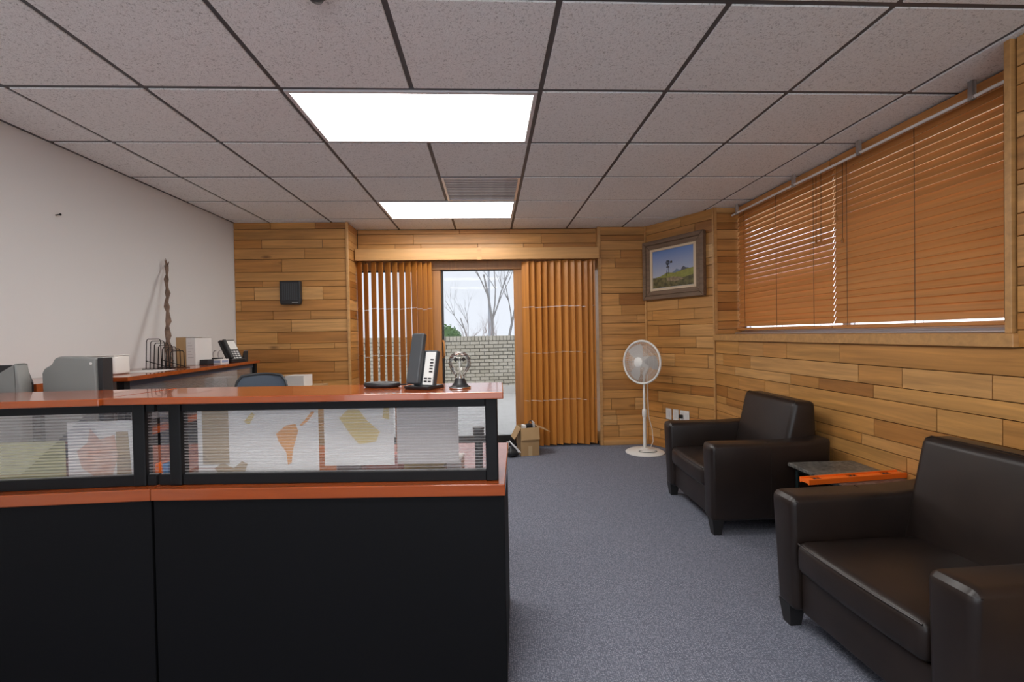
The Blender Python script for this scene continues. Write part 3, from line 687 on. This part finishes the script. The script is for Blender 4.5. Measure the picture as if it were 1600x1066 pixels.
# ------------------------------------------------------------ papers and small things behind the fluted screen
def to_world(unit, x, y, z): return unit.matrix_basis @ Vector((x, y, z))
def sheet(name, label, unit, x0, x1, z0, z1, m, cat='poster', y=.085, grp=None, tilt=0):
    c = to_world(unit, (x0 + x1) / 2, y, 0)
    bm = B(); box(bm, -(x1 - x0) / 2, (x1 - x0) / 2, 0, .0008, 0, z1 - z0)
    o = obj(name, bm, m, None, loc=(c.x, c.y, z0), rot=(0, R(tilt), unit.rotation_euler.z)); tag(o, label, cat, grp); return o
def blob(par, name, pts, m, off=.0008):
    bm = B(); prism(bm, pts, 1, -off, -off + .0005); obj(name, bm, m, par)
M['yellowp'] = mat('yellow_green_paper', (.42, .40, .20), .8, var=(9, (.36, .34, .17)))
M['tanp'] = mat('tan_paper', (.38, .29, .19), .8); M['mapor'] = mat('map_orange', (.66, .33, .13), .8); M['mapyel'] = mat('map_yellow', (.60, .47, .22), .8); M['mapink'] = mat('map_rose', (.58, .33, .24), .8, var=(24, (.66, .5, .42)))
M['greyp'] = mat('grey_paper', (.46, .43, .42), .8); M['blue'] = mat('blue_card', (.03, .22, .50), .6); M['pink'] = mat('pink_card', (.62, .25, .20), .7); M['gold'] = mat('ochre_card', (.50, .36, .12), .6)
WT = .7303
# right section (local x from -1.12 to -.07)
s1 = sheet('wall_map', 'tan and white map sheet with orange continent taped behind the screen', DR, -1.10, -.665, WT + .01, .985, 'paper')
blob(s1, 'tan_panel', [(-.2, .05), (-.2, .252), (-.105, .252), (-.105, .05)], 'tanp')
blob(s1, 'orange_continent', [(.065, .155), (.10, .185), (.135, .19), (.145, .165), (.125, .10), (.118, .05), (.105, .045), (.10, .09), (.075, .125)], 'mapor')
blob(s1, 'orange_isthmus', [(.15, .185), (.17, .205), (.195, .235), (.205, .232), (.18, .20), (.158, .183)], 'mapor')
blob(s1, 'yellow_patch', [(-.05, .20), (-.02, .235), (-.01, .225), (-.03, .19)], 'mapyel')
blob(s1, 'tan_patch', [(-.16, .035), (-.13, .055), (-.09, .035), (-.06, .06), (-.04, .05), (-.05, .02), (-.14, .015)], 'tanp')
s2 = sheet('wall_map', 'pale map sheet with yellow landmass hung behind the screen', DR, -.645, -.395, WT + .048, .99, 'paper')
blob(s2, 'yellow_landmass', [(-.07, .17), (-.04, .2), (.0, .20), (.03, .16), (.075, .12), (.06, .085), (.0, .075), (-.03, .11)], 'mapyel')
blob(s2, 'yellow_island', [(.085, .17), (.09, .205), (.11, .205), (.108, .16)], 'mapyel')
s3 = sheet('poster', 'plain grey-brown sheet hung behind the screen near the flashlight', DR, -.385, -.165, WT + .052, .99, 'greyp')
# left section (local x negative from its right end)
s4 = sheet('notice_sheet', 'yellow-green notice sheet standing behind the screen', DL, -.62, -.33, WT, .89, 'yellowp')
s5 = sheet('poster', 'pale poster with rose map and brown band behind the screen', DL, -.322, -.072, WT, .955, 'paper')
blob(s5, 'rose_map', [(-.08, .06), (-.095, .12), (-.06, .15), (-.05, .20), (-.02, .16), (.03, .175), (.04, .10), (.02, .03), (-.04, .03)], 'mapink')
blob(s5, 'brown_band', [(.035, .01), (.035, .185), (.075, .185), (.085, .01)], 'tanp')
blob(s5, 'brown_stripe', [(.105, .02), (.105, .19), (.122, .19), (.122, .02)], 'tanp')
fp = to_world(DR, -.098, .135, 0); fz = thing('flashlight', 'black flashlight standing upright behind the fluted screen', 'flashlight', (fp.x, fp.y, WT))
bm = B(); lathe(bm, [(0, 0), (.014, 0), (.0145, .095), (.0145, .115), (0, .115)], 20); obj('body', bm, 'black_pl', fz, True)
bm = B(); lathe(bm, [(0, .115), (.0165, .118)] + [p for k in range(4) for p in ((.0205, .121 + k * .01), (.0205, .126 + k * .01), (.0175, .127 + k * .01), (.0175, .130 + k * .01))] + [(.021, .161), (.021, .168), (0, .168)], 20); obj('head', bm, 'black_pl', fz, True)
def small(name, label, cat, unit, x0, x1, y0, y1, hgt, m, z=WT, bev=.002):
    c = to_world(unit, (x0 + x1) / 2, (y0 + y1) / 2, z); bm = B(); box(bm, -(x1 - x0) / 2, (x1 - x0) / 2, -(y1 - y0) / 2, (y1 - y0) / 2, 0, hgt, bev)
    return tag(obj(name, bm, m, None, loc=c, rot=(0, 0, unit.rotation_euler.z)), label, cat)
small('card_box', 'small orange box on the worktop at the joint of the counters', 'box', DL, -.045, -.022, .10, .16, .062, 'orange')
small('card_box', 'small blue box on the worktop beside the orange one', 'box', DL, -.020, .0, .10, .16, .060, 'blue')
small('note_block', 'pink note block lying on the worktop behind the maps', 'notepad', DR, -.52, -.40, .15, .25, .055, 'pink')
small('envelope_stack', 'ochre envelope stack lying on the worktop behind the maps', 'envelopes', DR, -.38, -.23, .15, .25, .050, 'gold')
small('paper_stack', 'white paper stack lying on the worktop by the flashlight', 'paper', DR, -.22, -.165, .15, .25, .046, 'paper')
small('metal_tin', 'grey tin lying on the worktop behind the landmass map', 'tin', DR, -.63, -.535, .15, .22, .05, 'alu')

# ------------------------------------------------------------ grey monitors
def monitor(label, outline, y, bez, standx, black_back=None):
    t_ = thing('computer_monitor', label, 'monitor', (0, 0, 0))
    bm = B(); prism(bm, outline, 1, y - .012, y + .045, .010, 3); obj('back_shell', bm, 'grey_pl', t_, True)
    if bez: bm = B(); box(bm, *bez, .002); obj('bezel', bm, 'black_pl', t_)
    if black_back: bm = B(); prism(bm, black_back, 1, y + .046, y + .062, .002); obj('screen', bm, 'black_pl', t_)
    bx('stand', 'black_pl', standx - .03, standx + .03, y + .0, y + .03, WT + .012, .80, t_)
    bx('stand_foot', 'black_pl', standx - .09, standx + .09, y - .06, y + .10, WT + .0002, WT + .012, t_, .003)
    return t_
m1_ = monitor('grey-backed monitor with a black right edge beside the white box', [(-1.99, .79), (-1.996, 1.10), (-1.985, 1.122), (-1.955, 1.138), (-1.94, 1.166), (-1.92, 1.1745), (-1.762, 1.166), (-1.757, .79)], 2.20, (-1.757, -1.735, 2.192, 2.25, .79, 1.164), -1.86, [(-1.99, .79), (-1.985, 1.105), (-1.94, 1.15), (-1.756, 1.15), (-1.756, .79)])
bm = B(); lathe(bm, [(0, 0), (.006, 0), (.006, .002), (0, .002)], 16, Matrix.Translation((-1.782, 2.1885, 1.14)) @ Matrix.Rotation(R(90), 4, 'X')); obj('round_badge', bm, 'white_pl', m1_)
monitor('smaller grey monitor with a slanted top near the white wall', [(-2.30, .79), (-2.30, 1.05), (-2.128, 1.104), (-2.052, 1.148), (-2.044, 1.146), (-2.028, 1.05), (-2.032, .79)], 2.14, None, -2.18, [(-2.29, .79), (-2.29, 1.14), (-2.07, 1.14), (-2.04, 1.06), (-2.04, .79)])

# ------------------------------------------------------------ counter along the white wall
bw = thing('wall_workstation', 'cherry-topped workstation counter along the white wall', 'counter', (0, 0, 0))
def quad(name, m, pts, z0, z1, bev=.002): 
    bm = B(); prism(bm, pts, 2, z0, z1, bev); return obj(name, bm, m, bw)
quad('transaction_top', 'cherry', [(-1.945, 2.62), (-2.095, 4.39), (-2.505, 4.39), (-2.505, 2.62)], 1.02, 1.044)
quad('return_top', 'cherry', [(-2.12, 2.30), (-2.12, 2.617), (-2.505, 2.617), (-2.505, 2.30)], 1.004, 1.044)
quad('worktop', 'cherry', [(-1.945, 2.62), (-2.09, 4.38), (-2.505, 4.38), (-2.505, 2.62)], .69, .73)
quad('front_panel', 'black_lam', [(-1.985, 2.64), (-2.12, 4.36), (-2.145, 4.36), (-2.01, 2.64)], 0.004, .688)
for (x, y) in ((-2.0, 2.66), (-2.125, 4.335)): bx('post', 'black_metal', x - .02, x + .02, y - .02, y + .02, .7305, 1.0195, bw)
bx('wall_post', 'black_metal', -2.50, -2.46, 2.64, 2.68, .7305, 1.0195, bw); bx('return_post', 'black_metal', -2.16, -2.125, 2.32, 2.36, .004, 1.0035, bw); bx('wall_post', 'black_metal', -2.50, -2.46, 2.31, 2.35, .004, 1.0035, bw)
M['bluerail'] = mat('blue_grey_rail', (.075, .095, .15), .5)
quad('top_rail', 'bluerail', [(-2.005, 2.69), (-2.118, 4.31), (-2.138, 4.31), (-2.025, 2.69)], .985, 1.0195, 0)
quad('bottom_rail', 'black_metal', [(-2.005, 2.69), (-2.118, 4.31), (-2.138, 4.31), (-2.025, 2.69)], .7305, .765, 0)
quad('screen_pane', 'flute', [(-2.015, 2.69), (-2.125, 4.31), (-2.128, 4.31), (-2.018, 2.69)], .766, .984, 0)
bt = 1.0445
bm = B()
pts = []
for k in range(22):
    f = k / 21; pts.append(Vector((-2.285 - .195 * f + (.005 * math.sin(k * .9) + .004 * math.sin(k * 2.3)) * (1 - f), 3.46 + .30 * f + .006 * math.sin(k * 1.3 + 1), bt + .012 + .76 * f)))
tube(bm, pts, [.019 + .005 * math.sin(k * 2.2) - .0004 * k for k in range(22)], 9)
stick = tag(obj('driftwood_stick', bm, 'bark', None, True), 'gnarled brown driftwood stick leaning against the white wall', 'stick')
for k, dv in enumerate(((-.012, .01, .06), (.0, -.02, .045), (.012, .012, .035))):
    bm = B(); e_ = pts[-1]; tube(bm, [e_ - Vector((0, 0, .02)), e_ + Vector(dv) * .5 + Vector((.003, 0, 0)), e_ + Vector(dv)], [.008, .005, .001], 6); obj('splinter', bm, 'bark', stick, True)
rk = thing('wire_file_rack', 'black wire file rack holding the stick on the wall counter', 'file rack', (-2.235, 3.30, bt), R(-4))
for k in range(7):
    hgt = .205 - .014 * k; x = -.05 + k * .027
    bm = B(); tube(bm, [(x, -.06, .006), (x, -.055, hgt * .5), (x, -.05, hgt - .012), (x, -.038, hgt), (x, .06, hgt), (x, .072, hgt - .012), (x, .075, .006)], .0028, 6); obj('wire_loop', bm, 'black_metal', rk, True)
bm = B()
for y in (-.06, .075): tube(bm, [(-.075, y, .0045), (.15, y, .0045)], .0035, 6)
tube(bm, [(-.05, -.06, .06), (.12, -.06, .0095)], .003, 6); tube(bm, [(-.05, .0745, .06), (.12, .0745, .0095)], .003, 6)
obj('base_wire', bm, 'black_metal', rk, True)
cb = thing('carton', 'brown and white carton behind the wire rack', 'box', (-2.315, 3.80, bt), R(-6))
bx('brown_side', 'card', -.075, .005, -.09, .09, 0, .215, cb, .002); bx('white_side', 'paper', .0052, .08, -.09, .09, 0, .212, cb, .002)
bx('top_flap', 'paper', -.075, .09, -.09, .091, .2155, .2175, cb)
M['greyprint'] = mat('grey_print', (.42, .40, .40), .8)
for k in range(6): bx('printed_line', 'greyprint', .02, .065 - .01 * (k % 3), -.0905, -.0902, .06 + k * .022, .063 + k * .022, cb)
wp = thing('desk_phone', 'black desk phone propped upright on the wall counter', 'telephone', (-2.175, 4.08, bt), R(70))
bm = B(); prism(bm, [(-.07, 0), (-.075, .03), (.06, .02), (.07, 0)], 0, -.07, .07, .004, 2); obj('base', bm, 'black_pl', wp)
t2 = Matrix.Translation((0, -.05, .018)) @ Matrix.Rotation(R(-30), 4, 'X')
def wt(name, m, x0, x1, y0, y1, z0, z1, bev=.003, par=wp):
    bm = B(); box(bm, x0, x1, y0, y1, z0, z1, bev, 2)
    for q in bm.verts: q.co = t2 @ q.co
    return obj(name, bm, m, par)
b2 = wt('body', 'black_pl', -.07, .07, 0, .03, 0, .20, .006)
wt('display', 'white_pl', -.03, .062, -.002, -.0003, .105, .188, .001, b2)
for r_ in range(4):
    for c_ in range(3): wt('key', 'silver', -.022 + c_ * .028, -.002 + c_ * .028, -.003, -.0004, .015 + r_ * .02, .028 + r_ * .02, .001, b2)
wt('handset', 'black_pl', -.068, -.036, -.03, -.0005, .01, .19, .008)
M['bluelabel'] = mat('blue_label', (.30, .36, .52), .6)
q_ = bx('ink_box', 'black_pl', -2.235, -2.175, 3.735, 3.815, bt, bt + .04, None, .002); tag(q_, 'small black box beside the blue labelled packet', 'box')
pk = thing('label_packet', 'white packet with blue print on the wall counter', 'packet', (-2.145, 3.86, bt), R(-8)); bx('packet', 'paper', -.035, .035, -.045, .045, 0, .038, pk, .002)
bx('blue_print', 'bluelabel', .0352, .0358, -.035, .035, .010, .028, pk); bx('blue_print', 'bluelabel', -.028, .028, -.0458, -.0452, .010, .028, pk)
tr_ = thing('cable_holder', 'black cable holder with two curved grey wires on the wall counter', 'cable holder', (-2.235, 3.955, bt)); bx('block', 'black_pl', -.035, .035, -.04, .04, 0, .045, tr_, .003)
for s in (-.02, .02):
    bm = B(); tube(bm, [(s, 0, .04), (s - .004, 0, .07), (s + .0, 0, .092), (s + .012, 0, .105), (s + .024, 0, .103)], .0035, 6); obj('wire', bm, 'alu', tr_, True)
dh = thing('tape_dispenser', 'black curved tape dispenser at the end of the wall counter', 'dispenser', (-2.215, 4.30, bt), R(-20)); bm = B(); prism(bm, [(-.06, 0), (-.06, .055), (-.045, .07), (-.04, .03), (.0, .018), (.035, .04), (.05, .085), (.062, .09), (.06, 0)], 1, -.02, .02, .002); obj('body', bm, 'black_pl', dh)
bx('blade', 'alu', .052, .064, -.018, .018, .0905, .093, dh)
wb_ = thing('storage_box', 'white rounded storage box on the wall counter behind the monitor', 'box', (-2.235, 2.88, bt)); bm = B(); prism(bm, [(-.075, 0), (-.08, .108), (.068, .108), (.072, 0)], 1, -.06, .06, .012, 3); obj('shell', bm, 'white_pl', wb_, True)
bx('lid', 'white_pl', -.082, .07, -.062, .062, .1083, .113, wb_, .002)
bm = B(); box(bm, -.09, .09, -.13, .13, 0, .002); tag(obj('paper_sheet', bm, 'paper', None, loc=(-2.16, 3.08, bt), rot=(0, 0, R(8))), 'loose white paper sheet lying on the wall counter', 'paper')

# ------------------------------------------------------------ office chair
oc = thing('office_chair', 'blue-grey mesh-back office chair behind the reception counter', 'office chair', (-1.64, 3.30, 0), R(6))
bm = B(); gr = []
for i in range(9):
    z = .55 + .43 * i / 8; hw = .165 + .02 * math.sin(math.pi * i / 8) - (.03 if i == 8 else .008 if i == 7 else 0)
    gr.append([bm.verts.new((hw * (j / 8 * 2 - 1), .19 + .05 * i / 8 - .035 * ((j / 4 - 1) ** 2), z - (.012 * (j / 4 - 1) ** 2 if i == 8 else 0))) for j in range(9)])
rim = [q.co.copy() for q in gr[0]] + [g_[-1].co.copy() for g_ in gr[1:]] + [q.co.copy() for q in gr[-1][-2::-1]] + [g_[0].co.copy() for g_ in gr[-2:0:-1]]
for a_, c_ in zip(gr, gr[1:]):
    for j in range(8): bm.faces.new((a_[j], a_[j + 1], c_[j + 1], c_[j]))
bmesh.ops.solidify(bm, geom=bm.faces[:], thickness=.006); bk = obj('backrest', bm, 'mesh_blue', oc, True)
bm = B(); tube(bm, rim, .009, 8, True); obj('back_rim', bm, 'dgrey_pl', bk, True)
bx('seat', 'mesh_blue', -.24, .24, -.26, .20, .44, .51, oc, .03, 3, True)
bm = B(); tube(bm, [(0, .10, .42), (0, .26, .43), (0, .265, .62), (0, .25, .70)], .018, 8); obj('back_bracket', bm, 'black_pl', oc, True)
bm = B(); lathe(bm, [(.03, .08), (.03, .25), (.02, .25), (.02, .44)], 14); obj('gas_column', bm, 'black_pl', oc, True)
for k in range(5):
    a = 2 * math.pi * k / 5 + .3; bm = B(); tube(bm, [(0, 0, .10), (.27 * math.cos(a), .27 * math.sin(a), .07)], [.022, .014], 8); lg = obj('base_leg', bm, 'black_pl', oc, True)
    bm = B(); lathe(bm, [(0, -.02), (.027, -.02), (.027, .02), (0, .02)], 14, Matrix.Translation((.27 * math.cos(a), .27 * math.sin(a), .0275)) @ Matrix.Rotation(a, 4, 'Z') @ Matrix.Rotation(R(90), 4, 'X')); obj('caster', bm, 'black_pl', lg, True)
# cartons beyond the chair
def carton(label, x0, x1, y0, y1, z0, z1, m, rz=0):
    t_ = thing('cardboard_carton', label, 'box', ((x0 + x1) / 2, (y0 + y1) / 2, z0), R(rz), 'cartons beyond the office chair'); a, c = (x1 - x0) / 2, (y1 - y0) / 2
    bx('body', m, -a, a, -c, c, 0, z1 - z0 - .002, t_, .002); bx('top_flap', m, -a, -.001, -c, c, z1 - z0 - .0019, z1 - z0, t_); bx('top_flap', m, .001, a, -c, c, z1 - z0 - .0019, z1 - z0, t_)
carton('large brown carton on the carpet under the stacked boxes', -2.02, -1.58, 4.35, 4.75, .0, .41, 'card'); carton('brown carton in the middle of the stack beyond the chair', -2.0, -1.60, 4.36, 4.74, .4102, .785, 'card', 2)
carton('small white carton on top of the stack beyond the chair', -1.875, -1.70, 4.40, 4.58, .7855, .892, 'paper', -4); carton('small brown carton tucked behind the white one on the stack', -1.99, -1.88, 4.42, 4.66, .7855, .888, 'card')

# ------------------------------------------------------------ box and bag near the door
ob = thing('open_cardboard_box', 'open cardboard box of odds and ends by the sliding door', 'box', (.385, 4.83, 0), R(9))
for nm, a in (('front_side', (-.095, .095, -.10, -.096, 0, .285)), ('back_side', (-.095, .095, .096, .10, 0, .285)), ('left_side', (-.095, -.091, -.0955, .0955, 0, .285)), ('right_side', (.091, .095, -.0955, .0955, 0, .285)), ('bottom', (-.0905, .0905, -.0955, .0955, .001, .005))): bx(nm, 'card', *a, ob)
def flap(loc, rot, sx, sy):
    bm = B(); box(bm, -sx / 2, sx / 2, 0, sy, -.0018, .0018); obj('flap', bm, 'card', ob, loc=loc, rot=rot)
flap((0, -.1, .285), (R(-76), 0, R(180)), .19, .12); flap((0, .1, .285), (R(-60), 0, 0), .19, .10)
flap((.095, 0, .285), (R(-24), 0, R(-90)), .19, .13); flap((-.095, 0, .285), (R(-60), 0, R(90)), .19, .13)
bx('tape_strip', mat('packing_tape', (.50, .36, .20), .3), -.02, .02, -.1006, -.1001, .0, .10, ob)
M['bagwhite'] = mat('white_strap', (.7, .7, .72), .5)
cl = thing('power_adapter', 'black power adapter sticking out of the open cardboard box', 'adapter', (.40, 4.85, .0062), R(9)); bx('case', 'black_pl', -.03, .035, -.03, .03, 0, .30, cl, .01, 2)
bm = B(); tube(bm, [(.0, 0, .299), (.005, .005, .325), (.025, .01, .33), (.035, 0, .305)], .004, 6); obj('cable', bm, 'black_pl', cl, True)
bm = B(); box(bm, -.0015, .0015, -.05, .05, 0, .325); tag(obj('white_card', bm, 'paper', None, loc=(.445, 4.845, .0062), rot=(0, 0, R(9))), 'stiff white card standing upright in the open cardboard box', 'card')
bm = B(); box(bm, -.018, .018, -.04, .04, 0, .293, .004); tag(obj('white_carton', bm, 'white_pl', None, loc=(.345, 4.83, .0062), rot=(0, 0, R(9))), 'narrow white carton poking out of the open cardboard box', 'carton')
# bag
bg = thing('small_black_bag', 'small slumped black bag with white straps beside the cardboard box', 'bag', (.215, 4.72, 0), R(15))
bm = B(); bmesh.ops.create_icosphere(bm, subdivisions=3, radius=1); rb = random.Random(9)
for q in bm.verts:
    n_ = .12 * math.sin(q.co.x * 6 + 1) * math.cos(q.co.y * 5) + rb.uniform(-.035, .035); k = 1 - .45 * max(0, q.co.z)
    q.co = Vector((q.co.x * .075 * k * (1 + n_), q.co.y * .06 * k * (1 + n_), .055 + q.co.z * .06 * (1 + n_)))
    q.co.z = max(q.co.z, .001)
obj('bag_body', bm, 'black_pl', bg, True)
for pts_ in ([(-.05, -.02, .09), (-.045, -.02, .15), (-.03, -.01, .165), (-.005, -.03, .13), (.03, -.045, .09), (.055, -.05, .05)], [(-.03, 0, .10), (-.05, .01, .155), (-.02, .0, .15), (.03, -.02, .10), (.075, -.045, .045)]):
    bm = B(); tube(bm, pts_, .007, 6); obj('strap', bm, 'bagwhite', bg, True)

# ------------------------------------------------------------ outside
bm = B(); box(bm, 2.62, 4.4, -2.0, 5.29, 2.42, 2.50); struct('added_sky_eave', bm, 'trimwood')  # added overhang, keeps bare sky out of the gaps between blind slats
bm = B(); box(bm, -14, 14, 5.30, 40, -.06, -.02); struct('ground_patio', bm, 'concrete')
WY = 10.0; WTOP = 1.225
bm = B(); box(bm, -6, 6, WY + .012, WY + .22, -.02, WTOP - .01); bwall = struct('wall_garden', bm, 'mortar')
rb = random.Random(4); ch_, bl, jt = .076, .20, .014; rest = B()
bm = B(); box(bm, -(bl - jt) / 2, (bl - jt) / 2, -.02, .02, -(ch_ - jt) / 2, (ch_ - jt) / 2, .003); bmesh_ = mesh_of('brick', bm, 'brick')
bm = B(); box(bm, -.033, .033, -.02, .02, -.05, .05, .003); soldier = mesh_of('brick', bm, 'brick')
for k in range(14):
    zc = WTOP - .115 - ch_ * (k + .5)
    if zc < .08: break
    x = -6 + (.1 if k % 2 else 0)
    while x < 6 - bl:
        xc = x + bl / 2
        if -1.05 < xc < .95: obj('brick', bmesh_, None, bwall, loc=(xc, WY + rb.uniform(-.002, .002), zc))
        else: box(rest, xc - .095, xc + .095, WY - .02, WY + .02, zc - .033, zc + .033)
        x += bl
x = -6
while x < 5.9:
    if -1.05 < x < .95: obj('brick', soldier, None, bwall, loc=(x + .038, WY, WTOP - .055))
    else: box(rest, x + .005, x + .071, WY - .02, WY + .02, WTOP - .105, WTOP - .005)
    x += .076
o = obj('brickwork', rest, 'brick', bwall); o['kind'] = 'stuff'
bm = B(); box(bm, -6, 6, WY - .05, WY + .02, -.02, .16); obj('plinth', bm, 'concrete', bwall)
def bare_tree(name, label, base, h, lean, seed, r0, m, depth=4, spread=.55, grp='bare trees behind the garden wall'):
    rg = random.Random(seed); bm = B()
    def br(p, d, ln, r, k):
        pts = [p]; q = p.copy(); dd = d.copy()
        for s in range(4):
            dd = (dd + Vector((rg.uniform(-.13, .13), rg.uniform(-.13, .13), .05))).normalized(); q = q + dd * ln / 4; pts.append(q.copy())
        tube(bm, pts, [r * (1 - .14 * s) for s in range(5)], 5 if k > 1 else 4, cap=False)
        if k == 0: return
        for _ in range(rg.choice((2, 3, 3))):
            f = rg.uniform(.45, 1); i = min(4, int(f * 4)); nd = (dd + Vector((rg.uniform(-1, 1), rg.uniform(-.7, .7), rg.uniform(-.1, .7))) * spread).normalized()
            br(pts[i].copy(), nd, ln * rg.uniform(.55, .78), r * (1 - .14 * i) * .62, k - 1)
    br(Vector((0, 0, 0)), Vector(lean).normalized(), h * .45, r0, depth)
    return tag(obj(name, bm, m, None, True, loc=base), label, 'tree', grp)
bare_tree('bare_tree', 'tall bare grey tree leaning over the brick garden wall', (.22, 18, -.02), 8.0, (-.06, 0, 1), 12, .075, 'treebark', 6, .55)
bare_tree('bare_tree', 'upright bare tree with a forked trunk behind the wall', (.66, 19, -.02), 7.5, (.02, 0, 1), 23, .07, 'treebark', 6, .45)
bare_tree('bare_tree', 'thin bare sapling low behind the garden wall', (-.7, 20, -.02), 4.6, (-.05, 0, 1), 31, .05, 'treebark', 5, .5)
for k, (x, y, h) in enumerate(((-.35, 16, 2.4), (.15, 16.5, 2.6), (-1.0, 17, 2.5))):
    bare_tree('twiggy_shrub', ['reddish leafless shrub in front of the lamp post behind the garden wall', 'reddish leafless shrub at the foot of the tall bare tree', 'reddish leafless shrub beside the green bush'][k], (x, y, -.02), h, (0, 0, 1), 50 + k, .04, 'redtwig', 4, .6, 'leafless shrubs behind the garden wall')['category'] = 'shrub'
bm = B(); rg = random.Random(77)
for k in range(900):
    u = Vector((rg.gauss(0, 1), rg.gauss(0, 1), rg.gauss(0, 1))).normalized() * rg.uniform(.75, 1.05)
    c = Vector((u.x * .42, u.y * .42, 1.05 + u.z * .48)); s = rg.uniform(.03, .06); d1 = Vector((rg.uniform(-1, 1), rg.uniform(-1, 1), rg.uniform(-1, 1))).normalized() * s; d2 = d1.orthogonal().normalized() * s * .5
    bm.faces.new([bm.verts.new(c + q) for q in (-d1, d2, d1, -d2)])
bs = thing('evergreen_bush', 'rounded green bush just beyond the garden wall', 'bush', (-1.06, 11.6, -.02)); o = obj('foliage', bm, 'leaf', bs); o['kind'] = 'stuff'
bm = B(); tube(bm, [(0, 0, 0), (0, 0, 1.1)], [.04, .02], 7); obj('stem', bm, 'treebark', bs)
bm = B(); bmesh.ops.create_icosphere(bm, subdivisions=3, radius=.4)
for q in bm.verts: q.co = Vector((q.co.x, q.co.y, 1.05 + q.co.z * 1.1))
obj('inner_foliage', bm, 'leaf', bs, True)
M['pole'] = mat('pale_pole', (.50, .53, .58), .5)
bm = B(); tube(bm, [(0, 0, 0), (0, 0, 4.6)], [.07, .05], 10); pl = thing('lamp_post', 'pale slender lamp post behind the garden wall', 'lamp post', (.05, 22, -.02)); obj('post', bm, 'pole', pl, True)
bm = B(); tube(bm, [(0, 0, 4.55), (.12, 0, 4.72), (.4, 0, 4.75)], .03, 8); obj('arm', bm, 'pole', pl, True); bx('lamp_head', 'pole', .36, .7, -.1, .1, 4.7, 4.8, pl, .02)
